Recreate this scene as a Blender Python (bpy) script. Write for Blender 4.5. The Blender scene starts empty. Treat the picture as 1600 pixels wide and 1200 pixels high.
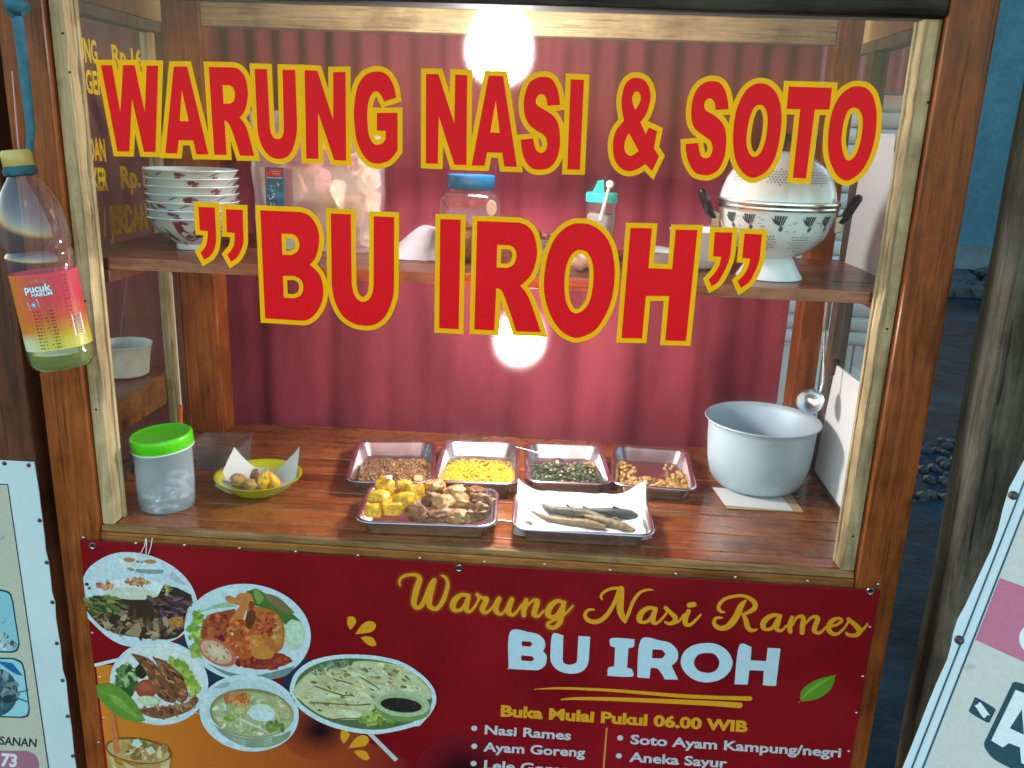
import bpy, bmesh, math, random
from mathutils import Vector, Matrix, geometry, noise
random.seed(7)
D = bpy.data
S = bpy.context.scene
COL = S.collection
PI = math.pi

# ------------------------------------------------------------------ camera
CAM = Vector((0.82579, -1.41102, 1.61522)); YAW, PITCH, ROLL, F = -0.056725, 0.280621, 0.036585, 1350.86
fwd = Vector((math.sin(YAW)*math.cos(PITCH), math.cos(YAW)*math.cos(PITCH), -math.sin(PITCH)))
_rt = Vector((math.cos(YAW), -math.sin(YAW), 0)); _up = _rt.cross(fwd)
RT = _rt*math.cos(ROLL)+_up*math.sin(ROLL); UP = _up*math.cos(ROLL)-_rt*math.sin(ROLL)
cd = D.cameras.new("camera"); cam = D.objects.new("camera", cd); COL.objects.link(cam)
cd.sensor_fit = 'HORIZONTAL'; cd.sensor_width = 36; cd.lens = F/1600*36
cd.clip_start = 0.02; cd.clip_end = 300
M = Matrix((RT, UP, -fwd)).transposed().to_4x4(); M.translation = CAM
cam.matrix_world = M
S.camera = cam

# ------------------------------------------------------------------ night sky, moon-weak sun, exposure
W = D.worlds.new("World"); S.world = W; W.use_nodes = True
nt = W.node_tree; bg = nt.nodes['Background']
sky = nt.nodes.new('ShaderNodeTexSky'); sky.sky_type = 'NISHITA'; sky.sun_disc = False
sky.sun_elevation = math.radians(5); sky.sun_rotation = math.radians(0); sky.ozone_density = 1.3
nt.links.new(sky.outputs[0], bg.inputs[0]); bg.inputs[1].default_value = 0.15
sl = D.lights.new("sun", 'SUN'); sl.energy = 0.005; sl.angle = math.radians(10); sl.color = (.7, .85, 1)
so = D.objects.new("sun", sl); COL.objects.link(so); so.rotation_euler = (math.radians(50), 0, math.radians(20))
S.view_settings.view_transform = 'Standard'; S.view_settings.look = 'None'
S.view_settings.exposure = 2.8; S.view_settings.gamma = 1
S.view_settings.use_curve_mapping = False
S.cycles.max_bounces = 8; S.cycles.transparent_max_bounces = 24
S.cycles.diffuse_bounces = 4; S.cycles.glossy_bounces = 4
S.cycles.sample_clamp_indirect = 2
BULB_UP, BULB_LOW = 16.0, 36.0

# ------------------------------------------------------------------ helpers
def ray(px, py):
    return fwd + RT*((px-800)/F) - UP*((py-600)/F)
def at(px, py, ax, v):
    i = 'xyz'.index(ax); d = ray(px, py); t = (v-CAM[i])/d[i]
    return CAM + d*t
def atp(px, py, P, n):
    d = ray(px, py); t = (P-CAM).dot(n)/d.dot(n)
    return CAM + d*t
def lin(r, g, b):
    f = lambda c: (c/255/12.92) if c/255 <= .04045 else ((c/255+.055)/1.055)**2.4
    return (f(r), f(g), f(b))

WL = {}
def tag(o, label=None, cat=None, group=None, kind=None):
    if label: o['label'] = label
    if cat: o['category'] = cat
    if group: o['group'] = group
    if kind: o['kind'] = kind
    return o
def thing(name, label, cat, loc=(0, 0, 0), group=None, rot=None):
    o = D.objects.new(name, None); COL.objects.link(o); o.location = loc
    o.empty_display_size = .02
    if rot: o.rotation_euler = rot
    WL[o.name] = Vector(loc)
    return tag(o, label, cat, group)
class MB:
    def __init__(s): s.v = []; s.f = []; s.m = []; s.c = []
    def add(s, vs, fs, mi=0):
        n = len(s.v); s.v += [Vector(a) for a in vs]
        for f in fs: s.f.append([i+n for i in f]); s.m.append(mi)
    def box(s, x0, x1, y0, y1, z0, z1, mi=0, rot=None):
        vs = [Vector((x, y, z)) for x in (x0, x1) for y in (y0, y1) for z in (z0, z1)]
        if rot:
            c = Vector(((x0+x1)/2, (y0+y1)/2, (z0+z1)/2)); vs = [c+rot@(v-c) for v in vs]
        s.add(vs, [(0, 1, 3, 2), (4, 6, 7, 5), (0, 4, 5, 1), (2, 3, 7, 6), (0, 2, 6, 4), (1, 5, 7, 3)], mi)
        return s
    def rings(s, rings, cap0=True, cap1=True, mi=0, closed=True):
        n = len(rings[0]); vs = [p for r in rings for p in r]; fs = []
        for i in range(len(rings)-1):
            for j in range(n if closed else n-1):
                k = (j+1) % n
                fs.append((i*n+j, i*n+k, (i+1)*n+k, (i+1)*n+j))
        if cap0: fs.append(tuple(range(n-1, -1, -1)))
        if cap1: fs.append(tuple(range((len(rings)-1)*n, len(rings)*n)))
        s.add(vs, fs, mi); return s
    def lathe(s, prof, c=(0, 0, 0), n=40, rot=None, mi=0, cap0=False, cap1=False, mod=None, sy=1.0):
        c = Vector(c); R = []
        for i, (r, z) in enumerate(prof):
            ring = []
            for j in range(n):
                a = 2*PI*j/n; rr = r*(1+(mod(i, a) if mod else 0))
                p = Vector((rr*math.cos(a), rr*math.sin(a)*sy, z))
                if rot: p = rot@p
                ring.append(c+p)
            R.append(ring)
        return s.rings(R, cap0, cap1, mi)
    def tube(s, pts, r, n=8, mi=0, caps=True):
        pts = [Vector(p) for p in pts]; R = []; pu = None
        for i, p in enumerate(pts):
            t = (pts[min(i+1, len(pts)-1)]-pts[max(i-1, 0)])
            if t.length < 1e-9: t = Vector((0, 0, 1))
            t.normalize()
            if pu is None: pu = t.orthogonal().normalized()
            u = (pu-t*pu.dot(t))
            u = u.normalized() if u.length > 1e-6 else t.orthogonal().normalized()
            pu = u; w = t.cross(u); rr = r[i] if isinstance(r, (list, tuple)) else r
            R.append([p+(u*math.cos(2*PI*k/n)+w*math.sin(2*PI*k/n))*rr for k in range(n)])
        return s.rings(R, caps, caps, mi)
    def grid(s, fn, nu, nv, mi=0):
        vs = [fn(i/nu, j/nv) for j in range(nv+1) for i in range(nu+1)]
        fs = [(j*(nu+1)+i, j*(nu+1)+i+1, (j+1)*(nu+1)+i+1, (j+1)*(nu+1)+i) for j in range(nv) for i in range(nu)]
        s.add(vs, fs, mi); return s
    def blob(s, c, r, seed=0, amp=.25, sub=2, rot=None, fr=1.5, mi=0, squareness=0):
        bm = bmesh.new(); bmesh.ops.create_icosphere(bm, subdivisions=sub, radius=1)
        c = Vector(c); off = Vector((seed*3.7, seed*1.3, seed*.7))
        vs = []
        for v in bm.verts:
            d = v.co.normalized()
            if squareness:
                m = max(abs(d.x), abs(d.y), abs(d.z)); d = d.lerp(d/m*.85, squareness)
            k = 1+amp*noise.noise(d*fr+off)+amp*.4*noise.noise(d*fr*3+off)
            p = Vector((d.x*r[0]*k, d.y*r[1]*k, d.z*r[2]*k))
            if rot: p = rot@p
            vs.append(c+p)
        bm.verts.index_update()
        s.add(vs, [[v.index for v in f.verts] for f in bm.faces], mi); bm.free(); return s
    def build(s, name, mats, parent=None, smooth=False, bevel=0, solid=0, weld=False):
        me = D.meshes.new(name); off = Vector((0, 0, 0)); p = parent
        while p: off = off+WL.get(p.name, Vector()); p = p.parent
        me.from_pydata([v-off for v in s.v], [], s.f)
        if not isinstance(mats, (list, tuple)): mats = [mats]
        for m in mats: me.materials.append(m)
        me.polygons.foreach_set('material_index', s.m)
        bm = bmesh.new(); bm.from_mesh(me)
        if weld: bmesh.ops.remove_doubles(bm, verts=bm.verts, dist=1e-5)
        if bevel:
            bmesh.ops.bevel(bm, geom=bm.edges[:], offset=bevel, segments=2, affect='EDGES', profile=.5, clamp_overlap=True)
        bmesh.ops.recalc_face_normals(bm, faces=bm.faces)
        if smooth:
            for f in bm.faces: f.smooth = True
            for e in bm.edges:
                if len(e.link_faces) == 2 and e.calc_face_angle(0) > math.radians(50): e.smooth = False
        bm.to_mesh(me); bm.free()
        o = D.objects.new(name, me); COL.objects.link(o)
        if parent: o.parent = parent
        WL[o.name] = Vector()
        return o
def RX(a): return Matrix.Rotation(math.radians(a), 3, 'X')
def RY(a): return Matrix.Rotation(math.radians(a), 3, 'Y')
def RZ(a): return Matrix.Rotation(math.radians(a), 3, 'Z')
def solo(mb, name, mat, label, cat, group=None, loc=None, **k):
    """one-mesh top-level thing with its origin at loc"""
    if loc is None:
        n = len(mb.v); loc = sum(mb.v, Vector())/n; loc.z = min(v.z for v in mb.v)
    loc = Vector(loc); mb.v = [v-loc for v in mb.v]
    o = mb.build(name, mat, None, **k); o.location = loc; WL[o.name] = loc
    return tag(o, label, cat, group)
def dup(root, loc, label=None):
    def cp(o, par):
        c = o.copy(); COL.objects.link(c)
        if par: c.parent = par
        for ch in list(o.children): cp(ch, c)
        return c
    r = cp(root, None); r.location = loc
    if label: r['label'] = label
    return r

# ------------------------------------------------------------------ materials
def mat(name):
    m = D.materials.new(name); m.use_nodes = True
    n = m.node_tree.nodes; return m, n, m.node_tree.links, n['Principled BSDF']
def mapping(n, l, scale=(1, 1, 1), coord='Object', rnd=True):
    tc = n.new('ShaderNodeTexCoord'); mp = n.new('ShaderNodeMapping'); mp.inputs['Scale'].default_value = scale
    l.new(tc.outputs[coord], mp.inputs['Vector'])
    if rnd:
        oi = n.new('ShaderNodeObjectInfo'); mu = n.new('ShaderNodeMath'); mu.operation = 'MULTIPLY'; mu.inputs[1].default_value = 37
        l.new(oi.outputs['Random'], mu.inputs[0])
        cx = n.new('ShaderNodeCombineXYZ')
        for i in range(3): l.new(mu.outputs[0], cx.inputs[i])
        l.new(cx.outputs[0], mp.inputs['Location'])
    return mp.outputs[0]
def ramp(n, l, fac, cols):
    r = n.new('ShaderNodeValToRGB'); e = r.color_ramp.elements
    while len(e) < len(cols): e.new(.5)
    for i, (p, c) in enumerate(cols): e[i].position = p; e[i].color = (*c, 1)
    l.new(fac, r.inputs[0]); return r.outputs[0]
def noise_tex(n, l, vec, scale, detail=6, rough=.55, dist=0):
    t = n.new('ShaderNodeTexNoise'); t.inputs['Scale'].default_value = scale; t.inputs['Detail'].default_value = detail
    t.inputs['Roughness'].default_value = rough; t.inputs['Distortion'].default_value = dist
    l.new(vec, t.inputs['Vector']); return t.outputs[0]
def bump(n, l, b, h, st, dist=.002):
    bp = n.new('ShaderNodeBump'); bp.inputs['Strength'].default_value = st; bp.inputs['Distance'].default_value = dist
    l.new(h, bp.inputs['Height']); l.new(bp.outputs[0], b.inputs['Normal'])
def mixc(n, l, fac, a, b, mode='MIX'):
    x = n.new('ShaderNodeMix'); x.data_type = 'RGBA'; x.blend_type = mode
    if isinstance(fac, float): x.inputs[0].default_value = fac
    else: l.new(fac, x.inputs[0])
    for i, c in ((6, a), (7, b)):
        if isinstance(c, tuple): x.inputs[i].default_value = (*c, 1)
        else: l.new(c, x.inputs[i])
    return x.outputs[2]
def wood(name, dark, mid, light, axis='x', rough=.35, scale=1.0, coat=.0, bumps=.15, knots=True, spec=.4):
    m, n, l, b = mat(name)
    sc = {'x': (1.2, 14, 14), 'y': (14, 1.2, 14), 'z': (14, 14, 1.2)}[axis]
    v = mapping(n, l, tuple(c*scale for c in sc))
    a = noise_tex(n, l, v, 2.2, 8, .62, 1.3)
    big = noise_tex(n, l, v, .55, 3, .5, .6)
    fine = noise_tex(n, l, v, 14, 4, .7)
    c1 = ramp(n, l, a, [(.32, dark), (.5, mid), (.7, light)])
    c2 = ramp(n, l, big, [(.35, tuple(x*.55 for x in mid)), (.6, light)])
    c = mixc(n, l, .4, c1, c2)
    f = ramp(n, l, fine, [(.3, (.72, .72, .72)), (.65, (1, 1, 1))])
    c = mixc(n, l, 1.0, c, f, 'MULTIPLY')
    pv = mapping(n, l, tuple(q*scale*(5 if q > 5 else 2.2) for q in sc)); po = noise_tex(n, l, pv, 2.6, 4, .6, .5)
    c = mixc(n, l, 1.0, c, ramp(n, l, po, [(.33, (.5, .46, .44)), (.47, (1, 1, 1))]), 'MULTIPLY')
    dv = mapping(n, l, (1, 1, 1)); di = noise_tex(n, l, dv, 9, 8, .68)
    c = mixc(n, l, 1.0, c, ramp(n, l, di, [(.36, (.62, .6, .58)), (.56, (1, 1, 1))]), 'MULTIPLY')
    if knots:
        kv = mapping(n, l, tuple(c*scale*.35 for c in sc)); vt = n.new('ShaderNodeTexVoronoi'); vt.inputs['Scale'].default_value = 1.6
        l.new(kv, vt.inputs['Vector'])
        k = ramp(n, l, vt.outputs['Distance'], [(.05, (.28, .22, .18)), (.17, (1, 1, 1))])
        c = mixc(n, l, 1.0, c, k, 'MULTIPLY')
    l.new(c, b.inputs['Base Color'])
    rr = ramp(n, l, di, [(.3, (rough*.75,)*3), (.7, (min(1, rough*1.35),)*3)]); l.new(rr, b.inputs['Roughness'])
    b.inputs['Coat Weight'].default_value = coat; b.inputs['Coat Roughness'].default_value = .15; b.inputs['Specular IOR Level'].default_value = spec
    bump(n, l, b, po, bumps, .001)
    return m
def plain(name, col, rough=.5, metal=0, var=.12, nscale=30, bumps=0, coat=0, spec=.5, trans=0):
    m, n, l, b = mat(name)
    v = mapping(n, l); t = noise_tex(n, l, v, nscale, 5)
    c = ramp(n, l, t, [(.3, tuple(x*(1-var) for x in col)), (.7, tuple(min(1, x*(1+var)) for x in col))])
    l.new(c, b.inputs['Base Color'])
    rr = ramp(n, l, t, [(.25, (max(.02, rough-.06),)*3), (.75, (min(1, rough+.06),)*3)]); l.new(rr, b.inputs['Roughness'])
    b.inputs['Metallic'].default_value = metal; b.inputs['Coat Weight'].default_value = coat
    b.inputs['Specular IOR Level'].default_value = spec
    if bumps: bump(n, l, b, t, bumps)
    if trans:
        tr = n.new('ShaderNodeBsdfTranslucent'); l.new(c, tr.inputs[0]); mx = n.new('ShaderNodeMixShader'); mx.inputs[0].default_value = trans
        l.new(b.outputs[0], mx.inputs[1]); l.new(tr.outputs[0], mx.inputs[2]); l.new(mx.outputs[0], n['Material Output'].inputs[0])
    return m
def clear(name, tint=(1, 1, 1), rough=.02, ior=1.45, haze=0.0, hcol=(.8, .85, .9), power=1.0, bulb_halo=0.0):
    """thin clear sheet: straight-through transparency plus fresnel reflection, optional milky film"""
    m, n, l, b = mat(name); n.remove(b)
    tr = n.new('ShaderNodeBsdfTransparent'); tr.inputs[0].default_value = (*tint, 1)
    gl = n.new('ShaderNodeBsdfGlossy'); gl.inputs['Roughness'].default_value = rough
    fr = n.new('ShaderNodeFresnel'); fr.inputs[0].default_value = ior
    base = tr.outputs[0]
    if haze:
        df = n.new('ShaderNodeBsdfDiffuse'); df.inputs[0].default_value = (*hcol, 1)
        tl = n.new('ShaderNodeBsdfTranslucent'); tl.inputs[0].default_value = (*hcol, 1)
        m2 = n.new('ShaderNodeMixShader'); m2.inputs[0].default_value = .5
        l.new(df.outputs[0], m2.inputs[1]); l.new(tl.outputs[0], m2.inputs[2])
        m1 = n.new('ShaderNodeMixShader'); m1.inputs[0].default_value = haze
        l.new(base, m1.inputs[1]); l.new(m2.outputs[0], m1.inputs[2]); base = m1.outputs[0]
    if bulb_halo:   # forward scatter added to put a glow halo around the lit bulbs
        rf = n.new('ShaderNodeBsdfRefraction'); rf.inputs['IOR'].default_value = 1.05; rf.inputs['Roughness'].default_value = .9
        ms = n.new('ShaderNodeMixShader'); ms.inputs[0].default_value = bulb_halo
        l.new(base, ms.inputs[1]); l.new(rf.outputs[0], ms.inputs[2]); base = ms.outputs[0]
    mx = n.new('ShaderNodeMixShader')   # reflection on the outer faces only (no false inner mirror in a thin sheet)
    ge = n.new('ShaderNodeNewGeometry'); iv = n.new('ShaderNodeMath'); iv.operation = 'MULTIPLY_ADD'; iv.inputs[1].default_value = -power; iv.inputs[2].default_value = power
    l.new(ge.outputs['Backfacing'], iv.inputs[0]); mu = n.new('ShaderNodeMath'); mu.operation = 'MULTIPLY'
    l.new(fr.outputs[0], mu.inputs[0]); l.new(iv.outputs[0], mu.inputs[1]); l.new(mu.outputs[0], mx.inputs[0])
    l.new(base, mx.inputs[1]); l.new(gl.outputs[0], mx.inputs[2]); l.new(mx.outputs[0], n['Material Output'].inputs[0])
    return m
def emit(name, col, st):
    m, n, l, b = mat(name); n.remove(b); e = n.new('ShaderNodeEmission'); e.inputs[0].default_value = (*col, 1); e.inputs[1].default_value = st
    l.new(e.outputs[0], n['Material Output'].inputs[0]); return m
def printed(name, rough=.3, coat=0, mottled=.05, spec=.4, grain=False):
    """flat print: colours come with the printed shapes"""
    m, n, l, b = mat(name)
    a = n.new('ShaderNodeAttribute'); a.attribute_name = 'ink'
    v = mapping(n, l, rnd=False); t = noise_tex(n, l, v, 160, 3)
    g = ramp(n, l, t, [(.3, (1-mottled*2,)*3), (.7, (1, 1, 1))])
    c = mixc(n, l, 1.0, a.outputs['Color'], g, 'MULTIPLY')
    if grain:   # photographic grain of the printed pictures
        for sc_, lo, hi in ((110, .86, 1.08), (300, .88, 1.06)):
            t3 = noise_tex(n, l, v, sc_, 4, .6, .4); g3 = ramp(n, l, t3, [(.34, (lo,)*3), (.66, (hi,)*3)]); c = mixc(n, l, 1.0, c, g3, 'MULTIPLY')
    b.inputs['Specular IOR Level'].default_value = spec
    l.new(c, b.inputs['Base Color'])
    b.inputs['Roughness'].default_value = rough; b.inputs['Coat Weight'].default_value = coat; b.inputs['Coat Roughness'].default_value = .1
    t2 = noise_tex(n, l, v, 6, 3); bump(n, l, b, t2, .25, .004)
    return m

M_post = wood('varnished_wood', (.05, .009, .002), (.26, .056, .009), (.42, .115, .02), 'z', .45, coat=.05, spec=.25)
M_post2 = wood('varnished_dark_wood', (.04, .012, .006), (.12, .035, .014), (.2, .06, .022), 'z', .45)
M_counter = wood('counter_wood', (.06, .011, .005), (.27, .064, .016), (.55, .19, .05), 'x', .26, coat=.45, bumps=.08)
M_shelf = wood('shelf_wood', (.06, .013, .008), (.2, .05, .025), (.36, .11, .055), 'x', .36, coat=.2, bumps=.08)
M_shelfedge = wood('shelf_edge_wood', (.3, .1, .05), (.48, .19, .1), (.6, .28, .16), 'x', .55, knots=False, spec=.2)
M_cream = wood('pale_wood', (.3, .2, .09), (.64, .47, .25), (.78, .6, .35), 'z', .7, knots=True, spec=.15, scale=.6)
M_beam = wood('pale_beam_wood', (.25, .15, .06), (.44, .3, .14), (.6, .44, .23), 'x', .5)
M_rail = wood('rail_wood', (.16, .05, .01), (.36, .125, .03), (.5, .22, .06), 'x', .5, spec=.2)
M_batten = wood('weathered_batten_wood', (.1, .045, .016), (.28, .14, .05), (.42, .24, .1), 'x', .75, knots=False, spec=.15)
M_dark = wood('old_dark_wood', (.012, .009, .008), (.04, .032, .028), (.1, .085, .075), 'x', .9, spec=.1)
M_log = wood('weathered_grey_wood', (.02, .015, .01), (.1, .082, .056), (.22, .19, .14), 'z', .9, scale=.8, bumps=.8, spec=.1)
M_frame = wood('side_frame_wood', (.03, .018, .013), (.09, .058, .042), (.16, .11, .08), 'z', .6, spec=.2)
M_glass = clear('window_glass', (.97, .985, .98), .0, 1.45, haze=.003, bulb_halo=.05, power=.55)
M_sideglass = clear('side_glass', (.9, .91, .9), .02, 1.5, haze=.003, power=1.3)
M_steel = plain('stainless_steel', (.7, .72, .74), .24, 1, .06, 20)
M_steel2 = plain('brushed_steel', (.5, .47, .46), .25, 1, .1, 40)
M_alu = plain('aluminium', (.42, .52, .58), .55, .3, .05, 8)
M_enamel = plain('white_enamel', (.74, .8, .8), .12, 0, .02, 6, coat=.5)
M_black = plain('black_plastic', (.012, .011, .011), .35, 0, .2, 20)
M_porcelain = plain('porcelain', (.66, .74, .74), .2, 0, .03, 8, coat=.3)
M_paper = plain('white_paper', (.66, .66, .63), .8, 0, .04, 12, bumps=.2, trans=.15)
M_whiteboard = plain('white_board', (.74, .76, .78), .55, 0, .03, 4)
M_ink = printed('banner_print', .4, .0, spec=.2)
M_pic = printed('picture_print', .4, .0, spec=.2, grain=True)
M_flatink = printed('label_print', .4, 0)
M_red = plain('red_vinyl', (.8, .006, .014), .45, 0, .05, 12, spec=.12)
M_yellow = plain('yellow_vinyl', (.95, .46, .0), .45, 0, .05, 12, spec=.12)
M_sideyellow = plain('worn_yellow_vinyl', (.56, .42, .02), .5, 0, .25, 60)
M_maroon_pvc = plain('maroon_banner', (.2, .003, .007), .42, 0, .25, 5, spec=.22, bumps=.15)
M_whitepvc = plain('white_banner', (.54, .64, .67), .4, 0, .05, 6)
M_rivet = plain('rivet_metal', (.55, .5, .5), .3, 1, .1, 40)
M_rivetdark = plain('dark_rivet', (.06, .045, .05), .4, .3, .2, 40)

# ------------------------------------------------------------------ ground, street, far wall
m, n, l, b = mat('street_ground'); v = mapping(n, l, rnd=False)
c = ramp(n, l, noise_tex(n, l, v, 1.3, 8, .65), [(.3, (.001, .004, .006)), (.55, (.005, .02, .03)), (.75, (.015, .045, .06))])
l.new(c, b.inputs['Base Color']); b.inputs['Roughness'].default_value = .95; b.inputs['Specular IOR Level'].default_value = .05; bump(n, l, b, noise_tex(n, l, v, 9, 8), .5, .02)
mb = MB()
def gfn(u, w):
    x = -60+130*u; y = -40+130*w
    return Vector((x, y, 0))
mb.grid(gfn, 30, 30); g = mb.build('ground', m); tag(g, kind='structure')

# blue house wall across the lane
m, n, l, b = mat('blue_plaster'); v = mapping(n, l, rnd=False)
t = noise_tex(n, l, v, .6, 10, .7); t2 = noise_tex(n, l, v, 12, 6)
c = ramp(n, l, t, [(.25, (.01, .05, .085)), (.5, (.025, .11, .165)), (.72, (.06, .17, .235))])
c2 = ramp(n, l, t2, [(.3, (.75,)*3), (.65, (1, 1, 1))]); c = mixc(n, l, 1.0, c, c2, 'MULTIPLY')
l.new(c, b.inputs['Base Color']); b.inputs['Roughness'].default_value = .85; bump(n, l, b, t2, .4, .01)
wl = thing('house_wall', 'blue plastered house wall seen past the right post', 'wall', (8, 11.4, 0))
MB().box(4.9, 14, 11.4, 11.7, 0, 5.5).build('plaster_face', m, wl)
MB().box(4.9, 14, 11.3, 11.398, 0, .32).build('plinth', plain('plinth_cement', (.06, .1, .12), .9, 0, .25, 3, .5), wl)
m_rub = plain('rubble_stone', (.012, .022, .027), .9, 0, .4, 6, .5)
mb = MB(); rr = random.Random(4)
for i in range(130):
    p = at(rr.uniform(1440, 1530), rr.uniform(690, 790), 'z', 0); s = rr.uniform(.008, .035)
    mb.blob((p.x+rr.uniform(-.1, .25), p.y, s*.4), (s, s, s*.7), i, .4, 1)
for i in range(60):
    p = at(rr.uniform(1480, 1530), rr.uniform(430, 465), 'z', 0); s = rr.uniform(.05, .16)
    mb.blob((p.x+rr.uniform(-.3, .5), p.y, s*.4), (s, s, s*.7), i, .4, 1)
o = mb.build('gravel', m_rub); tag(o, 'grey rubble scattered on the dark lane', None, kind='stuff')

# ------------------------------------------------------------------ cart
Zc, Zs, XL, XR = .90, 1.385, -.07, 1.415
cart = thing('food_cart', 'varnished wooden food cart with glazed front and big red lettering', 'food cart', (.68, .25, 0))
def part(name, mb, m, parent=cart, **k): return mb.build(name, m, parent, **k)
bx = lambda *a: MB().box(*a)
part('corner_post', bx(-.077, -.001, -.02, .06, 0, 1.95), M_post, bevel=.004)
part('corner_post', bx(1.361, 1.432, -.02, .06, 0, 1.95), M_post, bevel=.004)
part('back_post', bx(-.055, .028, .505, .575, .9, 1.95), M_post, bevel=.003)
part('back_post', bx(1.352, 1.402, .505, .57, .9, 1.95), M_post, bevel=.003)
part('front_beam', bx(-.001, 1.361, -.016, .05, 1.802, 1.9), M_dark, bevel=.004)
part('back_beam', bx(.028, 1.352, .51, .55, 1.814, 1.862), M_beam, bevel=.003)
part('back_beam', bx(.028, 1.352, .515, .55, 1.864, 1.93), M_post2, bevel=.003)
part('unseen_roof_panel', bx(-.11, 1.6, -.2, .8, 1.952, 1.97), M_post2)  # unseen roof, added to keep sky light from entering at the top
# wavy glazing strips
def strip(x0, x1, seed):
    mb = MB(); R = []
    for i in range(41):
        z = .9+(1.80-.9)*i/40
        e = .0035*noise.noise(Vector((seed, z*14, 0)))+.002*noise.noise(Vector((seed, z*40, 3)))
        a, c = (x0, x1+e) if seed == 1 else (x0+e, x1)
        R.append([Vector((a, -.002, z)), Vector((c, -.002, z)), Vector((c, .028, z)), Vector((a, .028, z))])
    return mb.rings(R)
part('glazing_strip', strip(.0005, .0225, 1), M_cream, bevel=0)
part('glazing_strip', strip(1.337, 1.3595, 2), M_cream)
part('inner_strip', bx(.0005, .026, .029, .038, .9, 1.80), M_cream, bevel=.001)
part('inner_strip', bx(1.334, 1.3595, .029, .038, .9, 1.80), M_cream, bevel=.001)
part('front_rail', bx(-.001, 1.361, -.012, .03, .8, .8875), M_rail, bevel=.002)
part('sill_batten', bx(.001, 1.359, -.010, .0015, .8885, .9), M_batten, bevel=.0015)
# counter and shelf planks
part('counter_lip', bx(.0235, 1.336, .003, .0388, .876, Zc), M_counter, bevel=.0015)
ys = [.0395, .115, .2, .295, .385, .48, .60]
for i in range(6):
    part('counter_plank', bx(XL-.02, XR+.02, ys[i]+.0012, ys[i+1]-.0012, .876, Zc+random.uniform(-.0006, .0006)), M_counter, bevel=.002)
ys = [.052, .15, .25, .35, .47]
for i in range(4):
    part('shelf_plank', bx(XL+.012, XR-.004, ys[i]+.001, ys[i+1]-.001, 1.366, Zs+random.uniform(-.0006, .0004)), M_shelf, bevel=.0015)
part('shelf_edge', bx(.03, 1.333, .047, .0515, 1.365, 1.3848), M_shelfedge, bevel=.001)
part('shelf_bracket', bx(.0, .03, .047, .45, 1.34, 1.364), M_post2, bevel=.002)
part('shelf_bracket', bx(1.37, 1.40, .047, .45, 1.34, 1.364), M_post2, bevel=.002)
# side frames: top rails, rear stiles, panels above
for x0, x1 in ((-.098, -.062), (1.408, 1.44)):
    part('side_rail', bx(x0, x1, .062, .535, 1.797, 1.818), M_frame, bevel=.002)
    part('side_panel', bx(x0+.004, x1-.004, .062, .535, 1.82, 1.95), M_post2)
    part('side_rail', bx(x0, x1, .062, .535, .9, .915), M_frame, bevel=.002)
part('rear_stile', bx(-.098, -.0705, .49, .505, .916, 1.796), M_cream, bevel=.002)
part('rear_stile', bx(-.098, -.056, .506, .535, .916, 1.796), M_post2, bevel=.002)
part('rear_stile', bx(1.404, 1.436, .43, .47, .916, 1.796), M_frame, bevel=.002)
fg = part('front_glass', bx(.0228, 1.3367, -.001, .002, .9005, 1.80), M_glass)
sg = part('side_glass', bx(-.0855, -.0825, .062, .49, .916, 1.796), M_sideglass)
part('side_glass', bx(1.422, 1.425, .062, .43, .916, 1.796), M_sideglass)
M_nail = plain('rusty_nail', (.05, .03, .02), .7, .3, .3, 60)
for (x, y) in ((98, 52), (109, 113), (133, 470), (150, 640), (1450, 160), (1386, 514), (1367, 690), (1333, 838)):
    p_ = at(x, y, 'y', -.0022); nb = MB(); nb.lathe([(.0022, 0), (.0018, .0006), (.00001, .0008)], p_, 10, Vector((0, -1, 0)).to_track_quat('Z', 'Y').to_matrix()); part('nail', nb, M_nail)
part('under_panel', bx(-.02, 1.38, .031, .045, .0, .875), M_post2)

# ------------------------------------------------------------------ window lettering
def spline(pts, res=6):
    """points (x,y) are corners, (x,y,1) smooth; closed"""
    n = len(pts); out = []
    sm = [len(p) > 2 for p in pts]; P = [Vector((p[0], p[1])) for p in pts]
    for i in range(n):
        j = (i+1) % n
        if not sm[i] and not sm[j]: out.append(P[i]); continue
        p0 = P[i-1] if sm[i] else P[i]; p3 = P[(j+1) % n] if sm[j] else P[j]
        for k in range(res):
            t = k/res; a, b_, c_, d_ = p0, P[i], P[j], p3
            out.append(.5*((2*b_)+(c_-a)*t+(2*a-5*b_+4*c_-d_)*t*t+(-a+3*b_-3*c_+d_)*t**3))
    return out
def Zm(x0, y0, s, pts, smooth=False):
    return [(x0+p[0]/s, y0+p[1]/s, 1) if (len(p) > 2 or smooth) else (x0+p[0]/s, y0+p[1]/s) for p in pts]
def area(p): return sum(p[i].x*p[(i+1) % len(p)].y-p[(i+1) % len(p)].x*p[i].y for i in range(len(p)))/2
def band(contour, d, inner=.0016):
    """quads and corner kites running along the outside (right-hand side of ccw) of a contour"""
    out = []; n = len(contour)
    for i in range(n):
        a, b_, c_ = contour[i-1], contour[i], contour[(i+1) % n]
        e1 = (b_-a).normalized(); e2 = (c_-b_).normalized()
        n1 = Vector((e1.y, -e1.x)); n2 = Vector((e2.y, -e2.x))
        out.append([b_-n2*inner, c_-n2*inner, c_+n2*d, b_+n2*d])
        if e1.cross(e2) > 1e-4:
            mdir = n1+n2; mm = mdir.length
            if mm > .5:
                tip = b_+mdir.normalized()*(d/(mm/2)) if mm > .75 else b_+mdir.normalized()*d*1.6
                out.append([b_, b_+n1*d, tip, b_+n2*d])
    return out
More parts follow.
